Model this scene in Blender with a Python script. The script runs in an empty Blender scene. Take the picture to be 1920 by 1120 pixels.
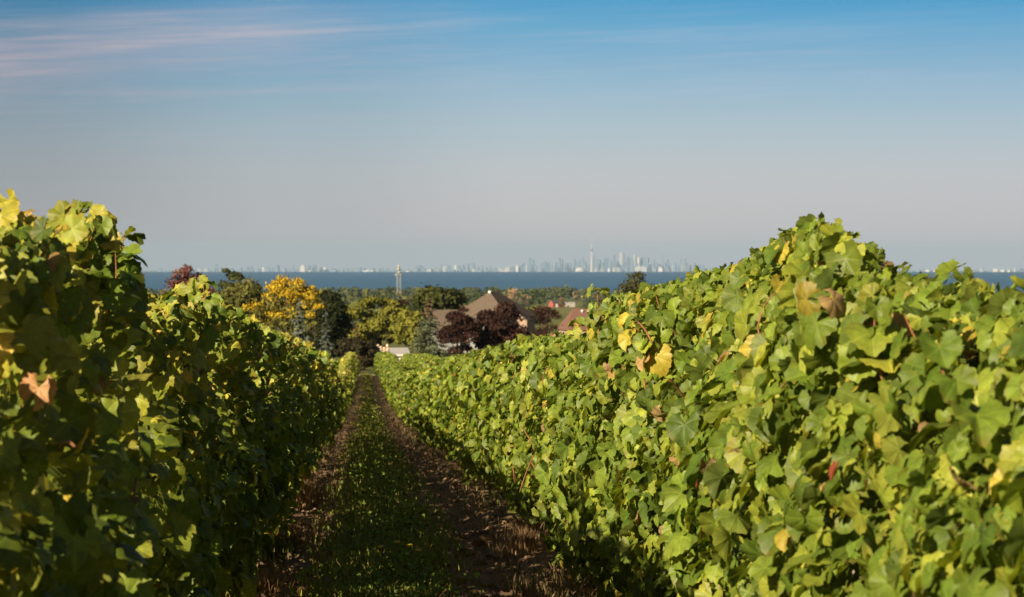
import bpy, math, random
import numpy as np
from mathutils import Vector, Matrix

# ------------------------------------------------------------------ camera, sky, sun, exposure
scene = bpy.context.scene
COL = scene.collection
F = 5700.0                       # focal length in pixels of a 1920 px wide frame
YAW = math.radians(2.782)        # camera looks slightly right of the row direction (+Y)
EYE_V = 488.0                    # image row of eye level

cam_d = bpy.data.cameras.new('camera')
cam = bpy.data.objects.new('camera', cam_d)
COL.objects.link(cam)
scene.camera = cam
cam_d.sensor_width = 36.0
cam_d.lens = 36.0 * F / 1920.0
cam.location = (0, 0, 0)
PITCH = math.atan((560 - EYE_V) / F)
cam.rotation_euler = (math.radians(90) - PITCH, 0, -YAW)
cam_d.clip_start = 0.1
cam_d.clip_end = 150000
cam_d.dof.use_dof = True
cam_d.dof.focus_distance = 15.0
cam_d.dof.aperture_fstop = 13.0

SUN_EL = math.radians(22.5)
SUN_BEHIND = math.radians(50)    # sun stands to the left of the rows, a little behind the camera
sun_dir = Vector((-math.cos(SUN_EL) * math.cos(SUN_BEHIND), -math.cos(SUN_EL) * math.sin(SUN_BEHIND), math.sin(SUN_EL)))
sl = bpy.data.lights.new('sun', 'SUN')
sl.energy = 5.0
sl.angle = math.radians(0.5)
sl.color = (1.0, 0.845, 0.575)
so = bpy.data.objects.new('sun', sl)
COL.objects.link(so)
so.rotation_euler = (-sun_dir).to_track_quat('-Z', 'Y').to_euler()

scene.view_settings.view_transform = 'Standard'
scene.view_settings.look = 'None'
EXPOSURE = 0.92
scene.view_settings.exposure = EXPOSURE
scene.view_settings.gamma = 1.0
scene.render.use_motion_blur = False
try:
    scene.cycles.volume_bounces = 0
    scene.cycles.max_bounces = 6
    scene.cycles.use_denoising = True
except Exception:
    pass


def lin(r, g, b):
    f = lambda c: (c / 255 / 12.92) if c / 255 <= 0.04045 else ((c / 255 + 0.055) / 1.055) ** 2.4
    return (f(r), f(g), f(b), 1.0)


class NT:
    """small node-tree helper"""
    def __init__(self, tree):
        self.t = tree
        self.n = tree.nodes
        self.l = tree.links

    def new(self, typ, **kw):
        nd = self.n.new(typ)
        for k, v in kw.items():
            setattr(nd, k, v)
        return nd

    def link(self, a, b):
        self.l.new(a, b)

    def math(self, op, a, b=None, c=None, clamp=False):
        m = self.n.new('ShaderNodeMath')
        m.operation = op
        m.use_clamp = clamp
        for i, v in enumerate((a, b, c)):
            if v is None:
                continue
            if isinstance(v, (int, float)):
                m.inputs[i].default_value = v
            else:
                self.l.new(v, m.inputs[i])
        return m.outputs[0]

    def mix(self, fac, a, b, blend='MIX'):
        m = self.n.new('ShaderNodeMix')
        m.data_type = 'RGBA'
        m.blend_type = blend
        m.clamp_factor = True
        for sock, v in ((m.inputs[0], fac), (m.inputs[6], a), (m.inputs[7], b)):
            if isinstance(v, (int, float)):
                sock.default_value = v
            elif isinstance(v, (tuple, list)):
                sock.default_value = tuple(v) if len(v) == 4 else (*v, 1.0)
            else:
                self.l.new(v, sock)
        return m.outputs[2]

    def ramp(self, fac, stops, interp='LINEAR'):
        r = self.n.new('ShaderNodeValToRGB')
        r.color_ramp.interpolation = interp
        el = r.color_ramp.elements
        while len(el) < len(stops):
            el.new(0.5)
        for e, (p, c) in zip(el, stops):
            e.position = p
            e.color = c if len(c) == 4 else (*c, 1)
        if fac is not None:
            self.l.new(fac, r.inputs[0])
        return r.outputs[0]

    def noise(self, vec, scale, detail=4, rough=0.55, out=0):
        n = self.n.new('ShaderNodeTexNoise')
        n.inputs['Scale'].default_value = scale
        n.inputs['Detail'].default_value = detail
        n.inputs['Roughness'].default_value = rough
        if vec is not None:
            self.l.new(vec, n.inputs['Vector'])
        return n.outputs[out]


def build_world():
    w = bpy.data.worlds.new('World')
    scene.world = w
    w.use_nodes = True
    w.node_tree.nodes.clear()
    g = NT(w.node_tree)
    tc = g.new('ShaderNodeTexCoord')
    sky = g.new('ShaderNodeTexSky', sky_type='NISHITA', sun_disc=False)
    sky.sun_elevation = SUN_EL
    sky.sun_rotation = math.atan2(sun_dir.x, sun_dir.y)
    sky.altitude = 100
    g.link(tc.outputs['Generated'], sky.inputs[0])
    nish = g.mix(1.0, sky.outputs[0], (SKY_K, SKY_K, SKY_K, 1), 'MULTIPLY')
    sep = g.new('ShaderNodeSeparateXYZ')
    g.link(tc.outputs['Generated'], sep.inputs[0])
    z, x, y = sep.outputs[2], sep.outputs[0], sep.outputs[1]
    # the band of clear evening air low over the lake: grey at the horizon, blue a few degrees up
    e = g.math('MULTIPLY', z, 1 / 0.10, clamp=True)
    def st(v, c):
        return (math.sin(math.atan((EYE_V - v) / F)) / 0.10, lin(*c))
    band = g.ramp(e, [(0.0, lin(210, 199, 197)), st(400, (203, 197, 196)), st(320, (195, 199, 201)), st(240, (177, 196, 205)),
                      st(170, (155, 188, 207)), st(100, (126, 176, 207)), st(45, (100, 168, 206)), st(0, (68, 156, 204)), (1.0, lin(48, 130, 195))])
    # azimuth: the left of the view is a little deeper in tone
    az = g.math('ARCTAN2', x, y)
    azf = g.ramp(g.math('MULTIPLY_ADD', az, 1.0 / 0.34, 0.12 / 0.34, clamp=True),
                 [(0.0, (0.58, 0.60, 0.63)), (0.30, (0.82, 0.85, 0.87)), (0.52, (1.0, 1.0, 1.0)), (1.0, (1.0, 1.0, 1.02))], 'EASE')
    band = g.mix(1.0, band, azf, 'MULTIPLY')
    # thin cirrus streaks, stretched along the horizon and slightly tilted
    cv = g.new('ShaderNodeCombineXYZ')
    g.link(g.math('MULTIPLY', az, 9.0), cv.inputs[0])
    tilt = g.math('MULTIPLY_ADD', az, -0.035, z)
    g.link(g.math('MULTIPLY', tilt, 165.0), cv.inputs[1])
    n1 = g.noise(cv.outputs[0], 1.0, 5, 0.6)
    cv2 = g.new('ShaderNodeCombineXYZ')
    g.link(g.math('MULTIPLY', az, 22.0), cv2.inputs[0])
    g.link(g.math('MULTIPLY', tilt, 560.0), cv2.inputs[1])
    n2 = g.noise(cv2.outputs[0], 1.0, 5, 0.62)
    s = g.math('ADD', g.math('MULTIPLY', n1, 0.6), g.math('MULTIPLY', n2, 0.4))
    s = g.ramp(s, [(0.43, (0, 0, 0)), (0.66, (1, 1, 1))], 'EASE')
    hgt = g.ramp(e, [(0.28, (0, 0, 0)), (0.55, (1, 1, 1)), (0.72, (1, 1, 1)), (0.84, (0.2, 0.2, 0.2))])
    side = g.ramp(g.math('MULTIPLY_ADD', az, 1.0 / 0.34, 0.12 / 0.34, clamp=True), [(0.0, (1, 1, 1)), (0.45, (0.9, 0.9, 0.9)), (0.72, (0.85, 0.85, 0.85)), (0.98, (0.3, 0.3, 0.3))])
    # one longer bright streak: rises gently from the left
    tq = g.math('ADD', az, 0.118)
    c0 = g.math('SUBTRACT', g.math('MULTIPLY_ADD', tq, 0.1645, 0.0646), g.math('MULTIPLY', g.math('POWER', tq, 2.0), 0.547))
    wob = g.math('MULTIPLY_ADD', n1, 0.004, -0.002)
    dz = g.math('ABSOLUTE', g.math('SUBTRACT', g.math('SUBTRACT', z, c0), wob))
    core = g.ramp(g.math('MULTIPLY', dz, 1 / 0.016, clamp=True), [(0.0, (1, 1, 1)), (0.2, (0.6, 0.6, 0.6)), (1.0, (0, 0, 0))], 'EASE')
    azw = g.ramp(g.math('MULTIPLY_ADD', az, 1.0 / 0.34, 0.12 / 0.34, clamp=True), [(0.0, (0.75, 0.75, 0.75)), (0.22, (0.9, 0.9, 0.9)), (0.40, (0.25, 0.25, 0.25)), (0.5, (0, 0, 0))], 'EASE')
    streak = g.math('MULTIPLY', core, azw)
    fine = g.math('MULTIPLY_ADD', n2, 1.1, 0.15, clamp=True)
    streak = g.math('MULTIPLY', streak, fine)
    cl = g.math('MULTIPLY', g.math('MULTIPLY', s, hgt), g.math('MULTIPLY', side, 0.42))
    cl = g.math('ADD', cl, g.math('MULTIPLY', streak, 1.15), clamp=True)
    ccol = g.mix(g.math('MULTIPLY_ADD', az, 1.0 / 0.2, 0.12 / 0.2, clamp=True), lin(176, 166, 176), lin(178, 194, 214))
    band = g.mix(cl, band, ccol)
    band = g.mix(1.0, band, (2 ** -EXPOSURE,) * 3, 'MULTIPLY')
    up = g.ramp(z, [(0.10, (0, 0, 0)), (0.24, (1, 1, 1))], 'EASE')
    # this clear band lies over the lake; round the rest of the horizon the open sky comes down to the ground
    away = g.ramp(g.math('MULTIPLY', g.math('ABSOLUTE', az), 1 / math.pi), [(0.14, (0, 0, 0)), (0.32, (1, 1, 1))], 'EASE')
    up = g.math('MAXIMUM', up, away)
    col = g.mix(up, band, nish)
    bg = g.new('ShaderNodeBackground')
    g.link(col, bg.inputs[0])
    bg.inputs[1].default_value = 1.0
    out = g.new('ShaderNodeOutputWorld')
    g.link(bg.outputs[0], out.inputs[0])


SKY_K = 0.022
build_world()

# ------------------------------------------------------------------ helpers
rng = np.random.default_rng(11)
random.seed(11)


def tag(o, label=None, cat=None, group=None, kind=None):
    if label: o['label'] = label
    if cat: o['category'] = cat
    if group: o['group'] = group
    if kind: o['kind'] = kind
    return o


def empty(name, loc=(0, 0, 0), rz=0.0):
    o = bpy.data.objects.new(name, None)
    COL.objects.link(o)
    o.location = loc
    o.rotation_euler = (0, 0, rz)
    o.empty_display_size = 0.3
    return o


def link_mesh(name, me, mat, parent=None, world=False):
    o = bpy.data.objects.new(name, me)
    COL.objects.link(o)
    if mat is not None:
        me.materials.append(mat)
    if parent is not None:
        o.parent = parent
        if world:   # vertices given in world coordinates
            o.matrix_parent_inverse = (Matrix.Translation(parent.location) @ Matrix.Rotation(parent.rotation_euler.z, 4, 'Z')).inverted()
    return o


def np_mesh(name, V, T, fcol=None, uv=None, smooth=True):
    """triangles or quads from arrays; fcol = one colour per face, uv = one uv per vertex"""
    me = bpy.data.meshes.new(name)
    k = T.shape[1]
    me.vertices.add(len(V))
    me.vertices.foreach_set('co', np.ascontiguousarray(V, np.float32).ravel())
    me.loops.add(T.size)
    me.loops.foreach_set('vertex_index', np.ascontiguousarray(T, np.int32).ravel())
    me.polygons.add(len(T))
    me.polygons.foreach_set('loop_start', np.arange(0, T.size, k, dtype=np.int32))
    me.update(calc_edges=True)
    if fcol is not None:
        a = me.attributes.new('tint', 'FLOAT_COLOR', 'FACE')
        c = np.ones((len(T), 4), np.float32)
        c[:, :3] = fcol
        a.data.foreach_set('color', c.ravel())
    if uv is not None:
        u = me.uv_layers.new(name='leaf_uv')
        u.data.foreach_set('uv', np.ascontiguousarray(uv[T.ravel()], np.float32).ravel())
    if smooth: me.shade_smooth()
    else: me.shade_flat()
    return me


class MB:
    """collects boxes, tubes and polygons into ONE mesh"""
    def __init__(self):
        self.v = []
        self.f = []

    def add(self, vs, fs):
        b = len(self.v)
        self.v += [tuple(p) for p in vs]
        self.f += [tuple(i + b for i in f) for f in fs]
        return self

    def box(self, x0, x1, y0, y1, z0, z1):
        return self.add([(x0, y0, z0), (x1, y0, z0), (x1, y1, z0), (x0, y1, z0), (x0, y0, z1), (x1, y0, z1), (x1, y1, z1), (x0, y1, z1)],
                        [(0, 3, 2, 1), (4, 5, 6, 7), (0, 1, 5, 4), (1, 2, 6, 5), (2, 3, 7, 6), (3, 0, 4, 7)])

    def tube(self, pts, rad, n=6, cap=True):
        pts = [Vector(p) for p in pts]
        if not hasattr(rad, '__len__'):
            rad = [rad] * len(pts)
        vs, fs = [], []
        for i, p in enumerate(pts):
            t = (pts[min(i + 1, len(pts) - 1)] - pts[max(i - 1, 0)]).normalized()
            a = t.cross(Vector((0.31, 0.95, 0.05)))
            if a.length < 0.05: a = t.cross(Vector((1, 0, 0)))
            a.normalize()
            b = t.cross(a)
            for k in range(n):
                an = 2 * math.pi * k / n
                vs.append(p + (a * math.cos(an) + b * math.sin(an)) * rad[i])
        for i in range(len(pts) - 1):
            for k in range(n):
                k2 = (k + 1) % n
                fs.append((i * n + k, i * n + k2, (i + 1) * n + k2, (i + 1) * n + k))
        if cap:
            fs.append(tuple(range(n - 1, -1, -1)))
            fs.append(tuple(range((len(pts) - 1) * n, len(pts) * n)))
        return self.add(vs, fs)

    def lathe(self, prof, n=16, c=(0, 0)):
        vs, fs = [], []
        for r, z in prof:
            for k in range(n):
                a = 2 * math.pi * k / n
                vs.append((c[0] + r * math.cos(a), c[1] + r * math.sin(a), z))
        for i in range(len(prof) - 1):
            for k in range(n):
                k2 = (k + 1) % n
                fs.append((i * n + k, i * n + k2, (i + 1) * n + k2, (i + 1) * n + k))
        fs.append(tuple(range(n - 1, -1, -1)))
        fs.append(tuple(range((len(prof) - 1) * n, len(prof) * n)))
        return self.add(vs, fs)

    def mesh(self, name, smooth=False):
        me = bpy.data.meshes.new(name)
        me.from_pydata(self.v, [], self.f)
        me.update()
        if smooth: me.shade_smooth()
        else: me.shade_flat()
        return me

    def build(self, name, mat, parent=None, smooth=False, world=False):
        return link_mesh(name, self.mesh(name, smooth), mat, parent, world)


def pchip(xs, ys):
    xs = np.array(xs, float); ys = np.array(ys, float)
    h = np.diff(xs); d = np.diff(ys) / h
    m = np.zeros(len(xs))
    m[0], m[-1] = d[0], d[-1]
    for i in range(1, len(xs) - 1):
        if d[i - 1] * d[i] > 0:
            w1, w2 = 2 * h[i] + h[i - 1], h[i] + 2 * h[i - 1]
            m[i] = (w1 + w2) / (w1 / d[i - 1] + w2 / d[i])
    def f(x):
        x = np.clip(np.asarray(x, float), xs[0], xs[-1])
        i = np.clip(np.searchsorted(xs, x) - 1, 0, len(h) - 1)
        t = (x - xs[i]) / h[i]
        return ((2 * t**3 - 3 * t**2 + 1) * ys[i] + (t**3 - 2 * t**2 + t) * h[i] * m[i]
                + (-2 * t**3 + 3 * t**2) * ys[i + 1] + (t**3 - t**2) * h[i] * m[i + 1])
    return f


def vnoise(x, y, seed=0):
    """smooth value noise in [-1, 1]"""
    x = np.asarray(x, float); y = np.asarray(y, float)
    x, y = np.broadcast_arrays(x, y)
    xi = np.floor(x).astype(np.int64); yi = np.floor(y).astype(np.int64)
    fx = x - xi; fy = y - yi
    fx = fx * fx * (3 - 2 * fx); fy = fy * fy * (3 - 2 * fy)
    def hsh(a, b):
        n = (a * 374761393 + b * 668265263 + seed * 1442695041) & 0x7fffffff
        n = ((n ^ (n >> 13)) * 1274126177) & 0x7fffffff
        return ((n ^ (n >> 16)) & 0xffff) / 32767.5 - 1.0
    return ((hsh(xi, yi) * (1 - fx) + hsh(xi + 1, yi) * fx) * (1 - fy)
            + (hsh(xi, yi + 1) * (1 - fx) + hsh(xi + 1, yi + 1) * fx) * fy)


def fbm(x, y, seed=0, octv=3):
    s = 0; a = 1.0; t = 0
    for o in range(octv):
        s = s + a * vnoise(np.asarray(x) * 2**o, np.asarray(y) * 2**o, seed + o * 17)
        t += a; a *= 0.5
    return s / t


def X_at(u, Y):
    """x of the point seen in image column u at distance Y along the rows"""
    return Y * math.tan(math.atan((u - 960) / F) + YAW)


def Z_at(v, Y):
    return -(v - EYE_V) / F * Y


# ------------------------------------------------------------------ terrain: heights relative to eye level
G0 = pchip([-60, -20, 0, 8, 15.5, 33, 45, 72, 108, 150, 185, 240, 285, 330, 450, 700, 1000, 1500, 2000, 3000, 4300, 4480, 4700],
           [-0.6, -1.2, -1.5, -1.58, -1.74, -2.38, -2.92, -4.05, -5.5, -6.7, -7.5, -9.2, -10.85, -11.8, -13.9, -19.0, -25, -32.5, -38, -46.5, -54.2, -56.6, -60])


def path_center(y):
    return 0.14 + 0.05 * vnoise(np.asarray(y) * 0.03, 0.5, 5)


def relief(x, y):
    """ruts, the grassy middle and clods of the path between the two rows"""
    x = np.asarray(x, float); y = np.asarray(y, float)
    near = np.clip((300 - y) / 15, 0, 1)
    d = x - path_center(y)
    rut = np.exp(-((np.abs(d) - 0.62) / 0.2) ** 2)
    r = -0.05 * rut + 0.03 * np.exp(-(d / 0.35) ** 2) + 0.05 * np.clip(np.abs(d) - 0.75, 0, 0.5)
    fade = np.clip((90 - y) / 60, 0.15, 1)
    clod = 0.042 * rut * fbm(x * 2.5, y * 5.0, 31, 3) + 0.02 * fbm(x * 8, y * 8, 41, 2)
    r = r + clod * fade + 0.10 * vnoise(x * 0.05, y * 0.045, 9) * np.clip((y - 20) / 30, 0, 1)
    return r * near


def G(x, y):
    return G0(y) + relief(x, y)


def gz(x, y):
    return float(G(np.array([x]), np.array([y]))[0])

# ------------------------------------------------------------------ materials


def mat(name, col, rough=0.7, spec=0.3, var=0.12, scale=8.0, bump=0.0):
    m = bpy.data.materials.new(name)
    m.use_nodes = True
    g = NT(m.node_tree)
    b = g.n['Principled BSDF']
    tc = g.new('ShaderNodeTexCoord')
    n = g.noise(tc.outputs['Object'], scale, 5, 0.6)
    c = g.ramp(n, [(0.3, tuple(v * (1 - var) for v in col[:3])), (0.7, tuple(min(1, v * (1 + var)) for v in col[:3]))])
    g.link(c, b.inputs['Base Color'])
    b.inputs['Roughness'].default_value = rough
    b.inputs['Specular IOR Level'].default_value = spec
    if bump:
        bn = g.new('ShaderNodeBump')
        bn.inputs['Strength'].default_value = bump
        g.link(n, bn.inputs['Height'])
        g.link(bn.outputs[0], b.inputs['Normal'])
    return m


def leaf_material(name, translucency=0.35, veins=False, spec=0.25, rough=0.5, mott=0.25, nscale=45.0, gain=1.0, pale=0.0):
    m = bpy.data.materials.new(name)
    m.use_nodes = True
    g = NT(m.node_tree)
    b = g.n['Principled BSDF']
    at = g.new('ShaderNodeAttribute', attribute_name='tint')
    geo = g.new('ShaderNodeNewGeometry')
    n = g.noise(geo.outputs['Position'], nscale, 3, 0.6)
    k = g.ramp(n, [(0.3, (1 - mott,) * 3), (0.7, (1 + mott,) * 3)])
    col = g.mix(1.0, at.outputs['Color'], k, 'MULTIPLY')
    if veins:
        uvn = g.new('ShaderNodeUVMap', uv_map='leaf_uv')
        sp = g.new('ShaderNodeSeparateXYZ')
        g.link(uvn.outputs[0], sp.inputs[0])
        th = g.math('ARCTAN2', sp.outputs[0], sp.outputs[1])
        r = g.math('SQRT', g.math('ADD', g.math('POWER', sp.outputs[0], 2.0), g.math('POWER', sp.outputs[1], 2.0)))
        w = g.math('MULTIPLY', g.math('ABSOLUTE', g.math('SINE', g.math('MULTIPLY', th, math.pi / math.radians(52)))), r)
        vein = g.ramp(w, [(0.0, (1, 1, 1)), (0.055, (0.0, 0.0, 0.0))])
        # feathered side veins
        fine = g.math('SINE', g.math('MULTIPLY', g.math('SUBTRACT', r, g.math('MULTIPLY', w, 0.9)), 70.0))
        col = g.mix(g.math('MULTIPLY', g.math('MULTIPLY_ADD', fine, 0.5, 0.5), 0.16), col, g.mix(1.0, col, (0.5, 0.62, 0.5, 1), 'MULTIPLY'))
        col = g.mix(g.math('MULTIPLY', vein, 0.6), col, g.mix(1.0, col, (1.9, 1.7, 1.8, 1), 'MULTIPLY'))
        # the blade puffs up between its veins, and yellows from the rim inwards
        bn = g.new('ShaderNodeBump')
        bn.inputs['Strength'].default_value = 0.16
        bn.inputs['Distance'].default_value = 0.012
        g.link(g.math('ADD', g.math('MINIMUM', g.math('MULTIPLY', w, 5.0), 0.8), g.math('MULTIPLY', fine, 0.06)), bn.inputs['Height'])
        g.link(bn.outputs[0], b.inputs['Normal'])
        yl = g.math('MULTIPLY', g.ramp(r, [(0.12, (0, 0, 0)), (0.55, (1, 1, 1))]), g.ramp(g.noise(geo.outputs['Position'], 5.0, 2, 0.5), [(0.42, (0, 0, 0)), (0.62, (1, 1, 1))]))
        col = g.mix(g.math('MULTIPLY', yl, 0.32), col, g.mix(1.0, col, (1.75, 1.3, 1.1, 1), 'MULTIPLY'))
        # browned, drying rims on some leaves
        rimn = g.noise(geo.outputs['Position'], 14.0, 2, 0.5)
        rim = g.math('MULTIPLY', g.ramp(r, [(0.36, (0, 0, 0)), (0.52, (1, 1, 1))]), g.ramp(rimn, [(0.56, (0, 0, 0)), (0.68, (1, 1, 1))]))
        col = g.mix(g.math('MULTIPLY', rim, 0.45), col, (0.22, 0.13, 0.03, 1))
    # paler, greyer underside of the leaf
    under = g.mix(pale, col, (0.16, 0.18, 0.07, 1))
    col2 = g.mix(geo.outputs['Backfacing'], col, under)
    g.link(col2, b.inputs['Base Color'])
    b.inputs['Roughness'].default_value = rough
    b.inputs['Specular IOR Level'].default_value = spec
    tr = g.new('ShaderNodeBsdfTranslucent')
    g.link(g.mix(1.0, col, (1.35 * gain, 1.25 * gain, 0.5 * gain, 1), 'MULTIPLY'), tr.inputs[0])
    ms = g.new('ShaderNodeMixShader')
    ms.inputs[0].default_value = translucency
    g.link(b.outputs[0], ms.inputs[1])
    g.link(tr.outputs[0], ms.inputs[2])
    g.link(ms.outputs[0], g.n['Material Output'].inputs[0])
    return m


M = {}
M['vine_leaf'] = leaf_material('vine_leaf', 0.34, True, spec=0.42, rough=0.5, pale=0.22)
M['vine_leaf_plain'] = leaf_material('vine_leaf_plain', 0.32, False, nscale=20)
M['tree_leaf'] = leaf_material('tree_leaf', 0.2, False, spec=0.12, rough=0.65, nscale=1.2, mott=0.2)
M['needle'] = leaf_material('needle', 0.08, False, spec=0.1, rough=0.7, nscale=2.0, mott=0.25)
M['grass'] = leaf_material('grass_blade', 0.3, False, spec=0.15, rough=0.6, nscale=6, mott=0.3)
M['cane'] = mat('cane_bark', (0.24, 0.10, 0.045), 0.6, 0.3, 0.3, 40)
M['bark'] = mat('vine_bark', (0.10, 0.07, 0.05), 0.9, 0.1, 0.4, 30, 0.6)
M['tree_bark'] = mat('tree_bark', (0.09, 0.07, 0.05), 0.9, 0.1, 0.3, 6, 0.4)
M['post'] = mat('weathered_post', (0.22, 0.19, 0.15), 0.85, 0.1, 0.3, 12, 0.3)
M['wire'] = mat('galvanised_wire', (0.35, 0.35, 0.36), 0.4, 0.5, 0.1, 10)


def ground_material():
    m = bpy.data.materials.new('ground')
    m.use_nodes = True
    g = NT(m.node_tree)
    b = g.n['Principled BSDF']
    at = g.new('ShaderNodeAttribute', attribute_name='soil')
    geo = g.new('ShaderNodeNewGeometry')
    n = g.noise(geo.outputs['Position'], 9.0, 8, 0.65)
    n2 = g.noise(geo.outputs['Position'], 0.02, 5, 0.6)
    k = g.ramp(n, [(0.25, (0.62, 0.6, 0.58)), (0.75, (1.35, 1.36, 1.38))])
    col = g.mix(1.0, at.outputs['Color'], k, 'MULTIPLY')
    k2 = g.ramp(n2, [(0.35, (0.8, 0.85, 0.8)), (0.65, (1.25, 1.15, 1.0))])
    col = g.mix(1.0, col, k2, 'MULTIPLY')
    g.link(col, b.inputs['Base Color'])
    b.inputs['Roughness'].default_value = 0.95
    b.inputs['Specular IOR Level'].default_value = 0.1
    bn = g.new('ShaderNodeBump')
    bn.inputs['Strength'].default_value = 0.7
    bn.inputs['Distance'].default_value = 0.03
    g.link(g.noise(geo.outputs['Position'], 22.0, 6, 0.7), bn.inputs['Height'])
    g.link(bn.outputs[0], b.inputs['Normal'])
    return m


def build_ground():
    ys = np.concatenate([np.arange(-60, 8, 2.0), np.arange(8, 40, 0.07), np.arange(40, 110, 0.25), np.arange(110, 330, 1.0),
                         np.arange(330, 1000, 10.0), np.arange(1000, 4701, 50.0)])
    xs = np.concatenate([np.linspace(-4000, -400, 19), np.linspace(-380, -30, 20), np.linspace(-28, -2.2, 14),
                         np.arange(-2.0, 2.6, 0.045), np.linspace(2.8, 30, 15), np.linspace(34, 400, 20), np.linspace(420, 4000, 19)])
    XX, YY = np.meshgrid(xs, ys)
    ZZ = G(XX.ravel(), YY.ravel())
    V = np.stack([XX.ravel(), YY.ravel(), ZZ], 1)
    nx, ny = len(xs), len(ys)
    idx = np.arange(nx * ny).reshape(ny, nx)
    Q = np.stack([idx[:-1, :-1].ravel(), idx[:-1, 1:].ravel(), idx[1:, 1:].ravel(), idx[1:, :-1].ravel()], 1)
    me = np_mesh('ground', V, Q)
    x, y = V[:, 0], V[:, 1]
    soil = np.array([0.225, 0.148, 0.094]); dry = np.array([0.21, 0.17, 0.09]); grs = np.array([0.07, 0.085, 0.022])
    field = np.array([0.13, 0.14, 0.04])
    d = np.abs(x - path_center(y))
    mid = np.clip((0.38 + 0.24 * fbm(x * 2, y * 0.9, 3) - d) / 0.2, 0, 1) * np.clip(0.75 + 1.1 * fbm(x * 1.6, y * 0.8, 63), 0.1, 1)
    c = soil[None] * (1 + 0.25 * fbm(x * 1.3, y * 1.3, 8)[:, None])
    c = c * (1 - mid[:, None]) + grs[None] * mid[:, None]
    edge = np.clip((d - 0.85) / 0.3, 0, 1) * np.clip(0.5 + 0.9 * fbm(x, y * 0.5, 12), 0, 1)
    c = c * (1 - edge[:, None]) + dry[None] * edge[:, None]
    headland = np.clip((y - 282) / 3, 0, 1)
    hc = np.where((y < 296)[:, None], dry[None] * 1.5, field[None])
    c = c * (1 - headland[:, None]) + hc * headland[:, None]
    far = y > 500
    st = (0.5 + 0.5 * fbm(x * 0.008, y * 0.004, 21, 3))[:, None]
    ff = np.array([0.09, 0.11, 0.03])[None] * (1 - st) + np.array([0.20, 0.19, 0.06])[None] * st
    c[far] = ff[far]
    a = me.attributes.new('soil', 'FLOAT_COLOR', 'POINT')
    cc = np.ones((len(V), 4), np.float32)
    cc[:, :3] = c
    a.data.foreach_set('color', cc.ravel())
    o = link_mesh('ground', me, ground_material())
    tag(o, kind='structure')


build_ground()

LAKE_H, RE = 55.0, 7.4e6     # eye height over the lake; radius of the earth with refraction


def lake_z(y, x=0):
    return -LAKE_H - (y * y + x * x) / (2 * RE)


def build_lake():
    ys = np.concatenate([np.arange(4350, 20000, 150), np.arange(20000, 60001, 400)])
    xs = np.linspace(-15000, 15000, 61)
    XX, YY = np.meshgrid(xs, ys)
    V = np.stack([XX.ravel(), YY.ravel(), lake_z(YY.ravel(), XX.ravel())], 1)
    nx, ny = len(xs), len(ys)
    idx = np.arange(nx * ny).reshape(ny, nx)
    Q = np.stack([idx[:-1, :-1].ravel(), idx[:-1, 1:].ravel(), idx[1:, 1:].ravel(), idx[1:, :-1].ravel()], 1)
    m = bpy.data.materials.new('lake_water')
    m.use_nodes = True
    g = NT(m.node_tree)
    b = g.n['Principled BSDF']
    geo = g.new('ShaderNodeNewGeometry')
    mp = g.new('ShaderNodeMapping')
    mp.inputs['Scale'].default_value = (0.0012, 0.00035, 1)
    g.link(geo.outputs['Position'], mp.inputs[0])
    n = g.noise(mp.outputs[0], 1.0, 6, 0.65)
    g.link(g.ramp(n, [(0.3, LAKE_A), (0.7, LAKE_B)]), b.inputs['Base Color'])
    b.inputs['Roughness'].default_value = 0.55      # wind-ruffled: no mirror at this distance
    b.inputs['Specular IOR Level'].default_value = 0.06
    o = link_mesh('lake_water', np_mesh('lake_water', V, Q), m)
    tag(o, kind='structure')


LAKE_A, LAKE_B = (0.034, 0.103, 0.205), (0.048, 0.132, 0.245)  # blue of the reflected upper sky, put into the water's base colour
build_lake()

# ------------------------------------------------------------------ vines


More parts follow.
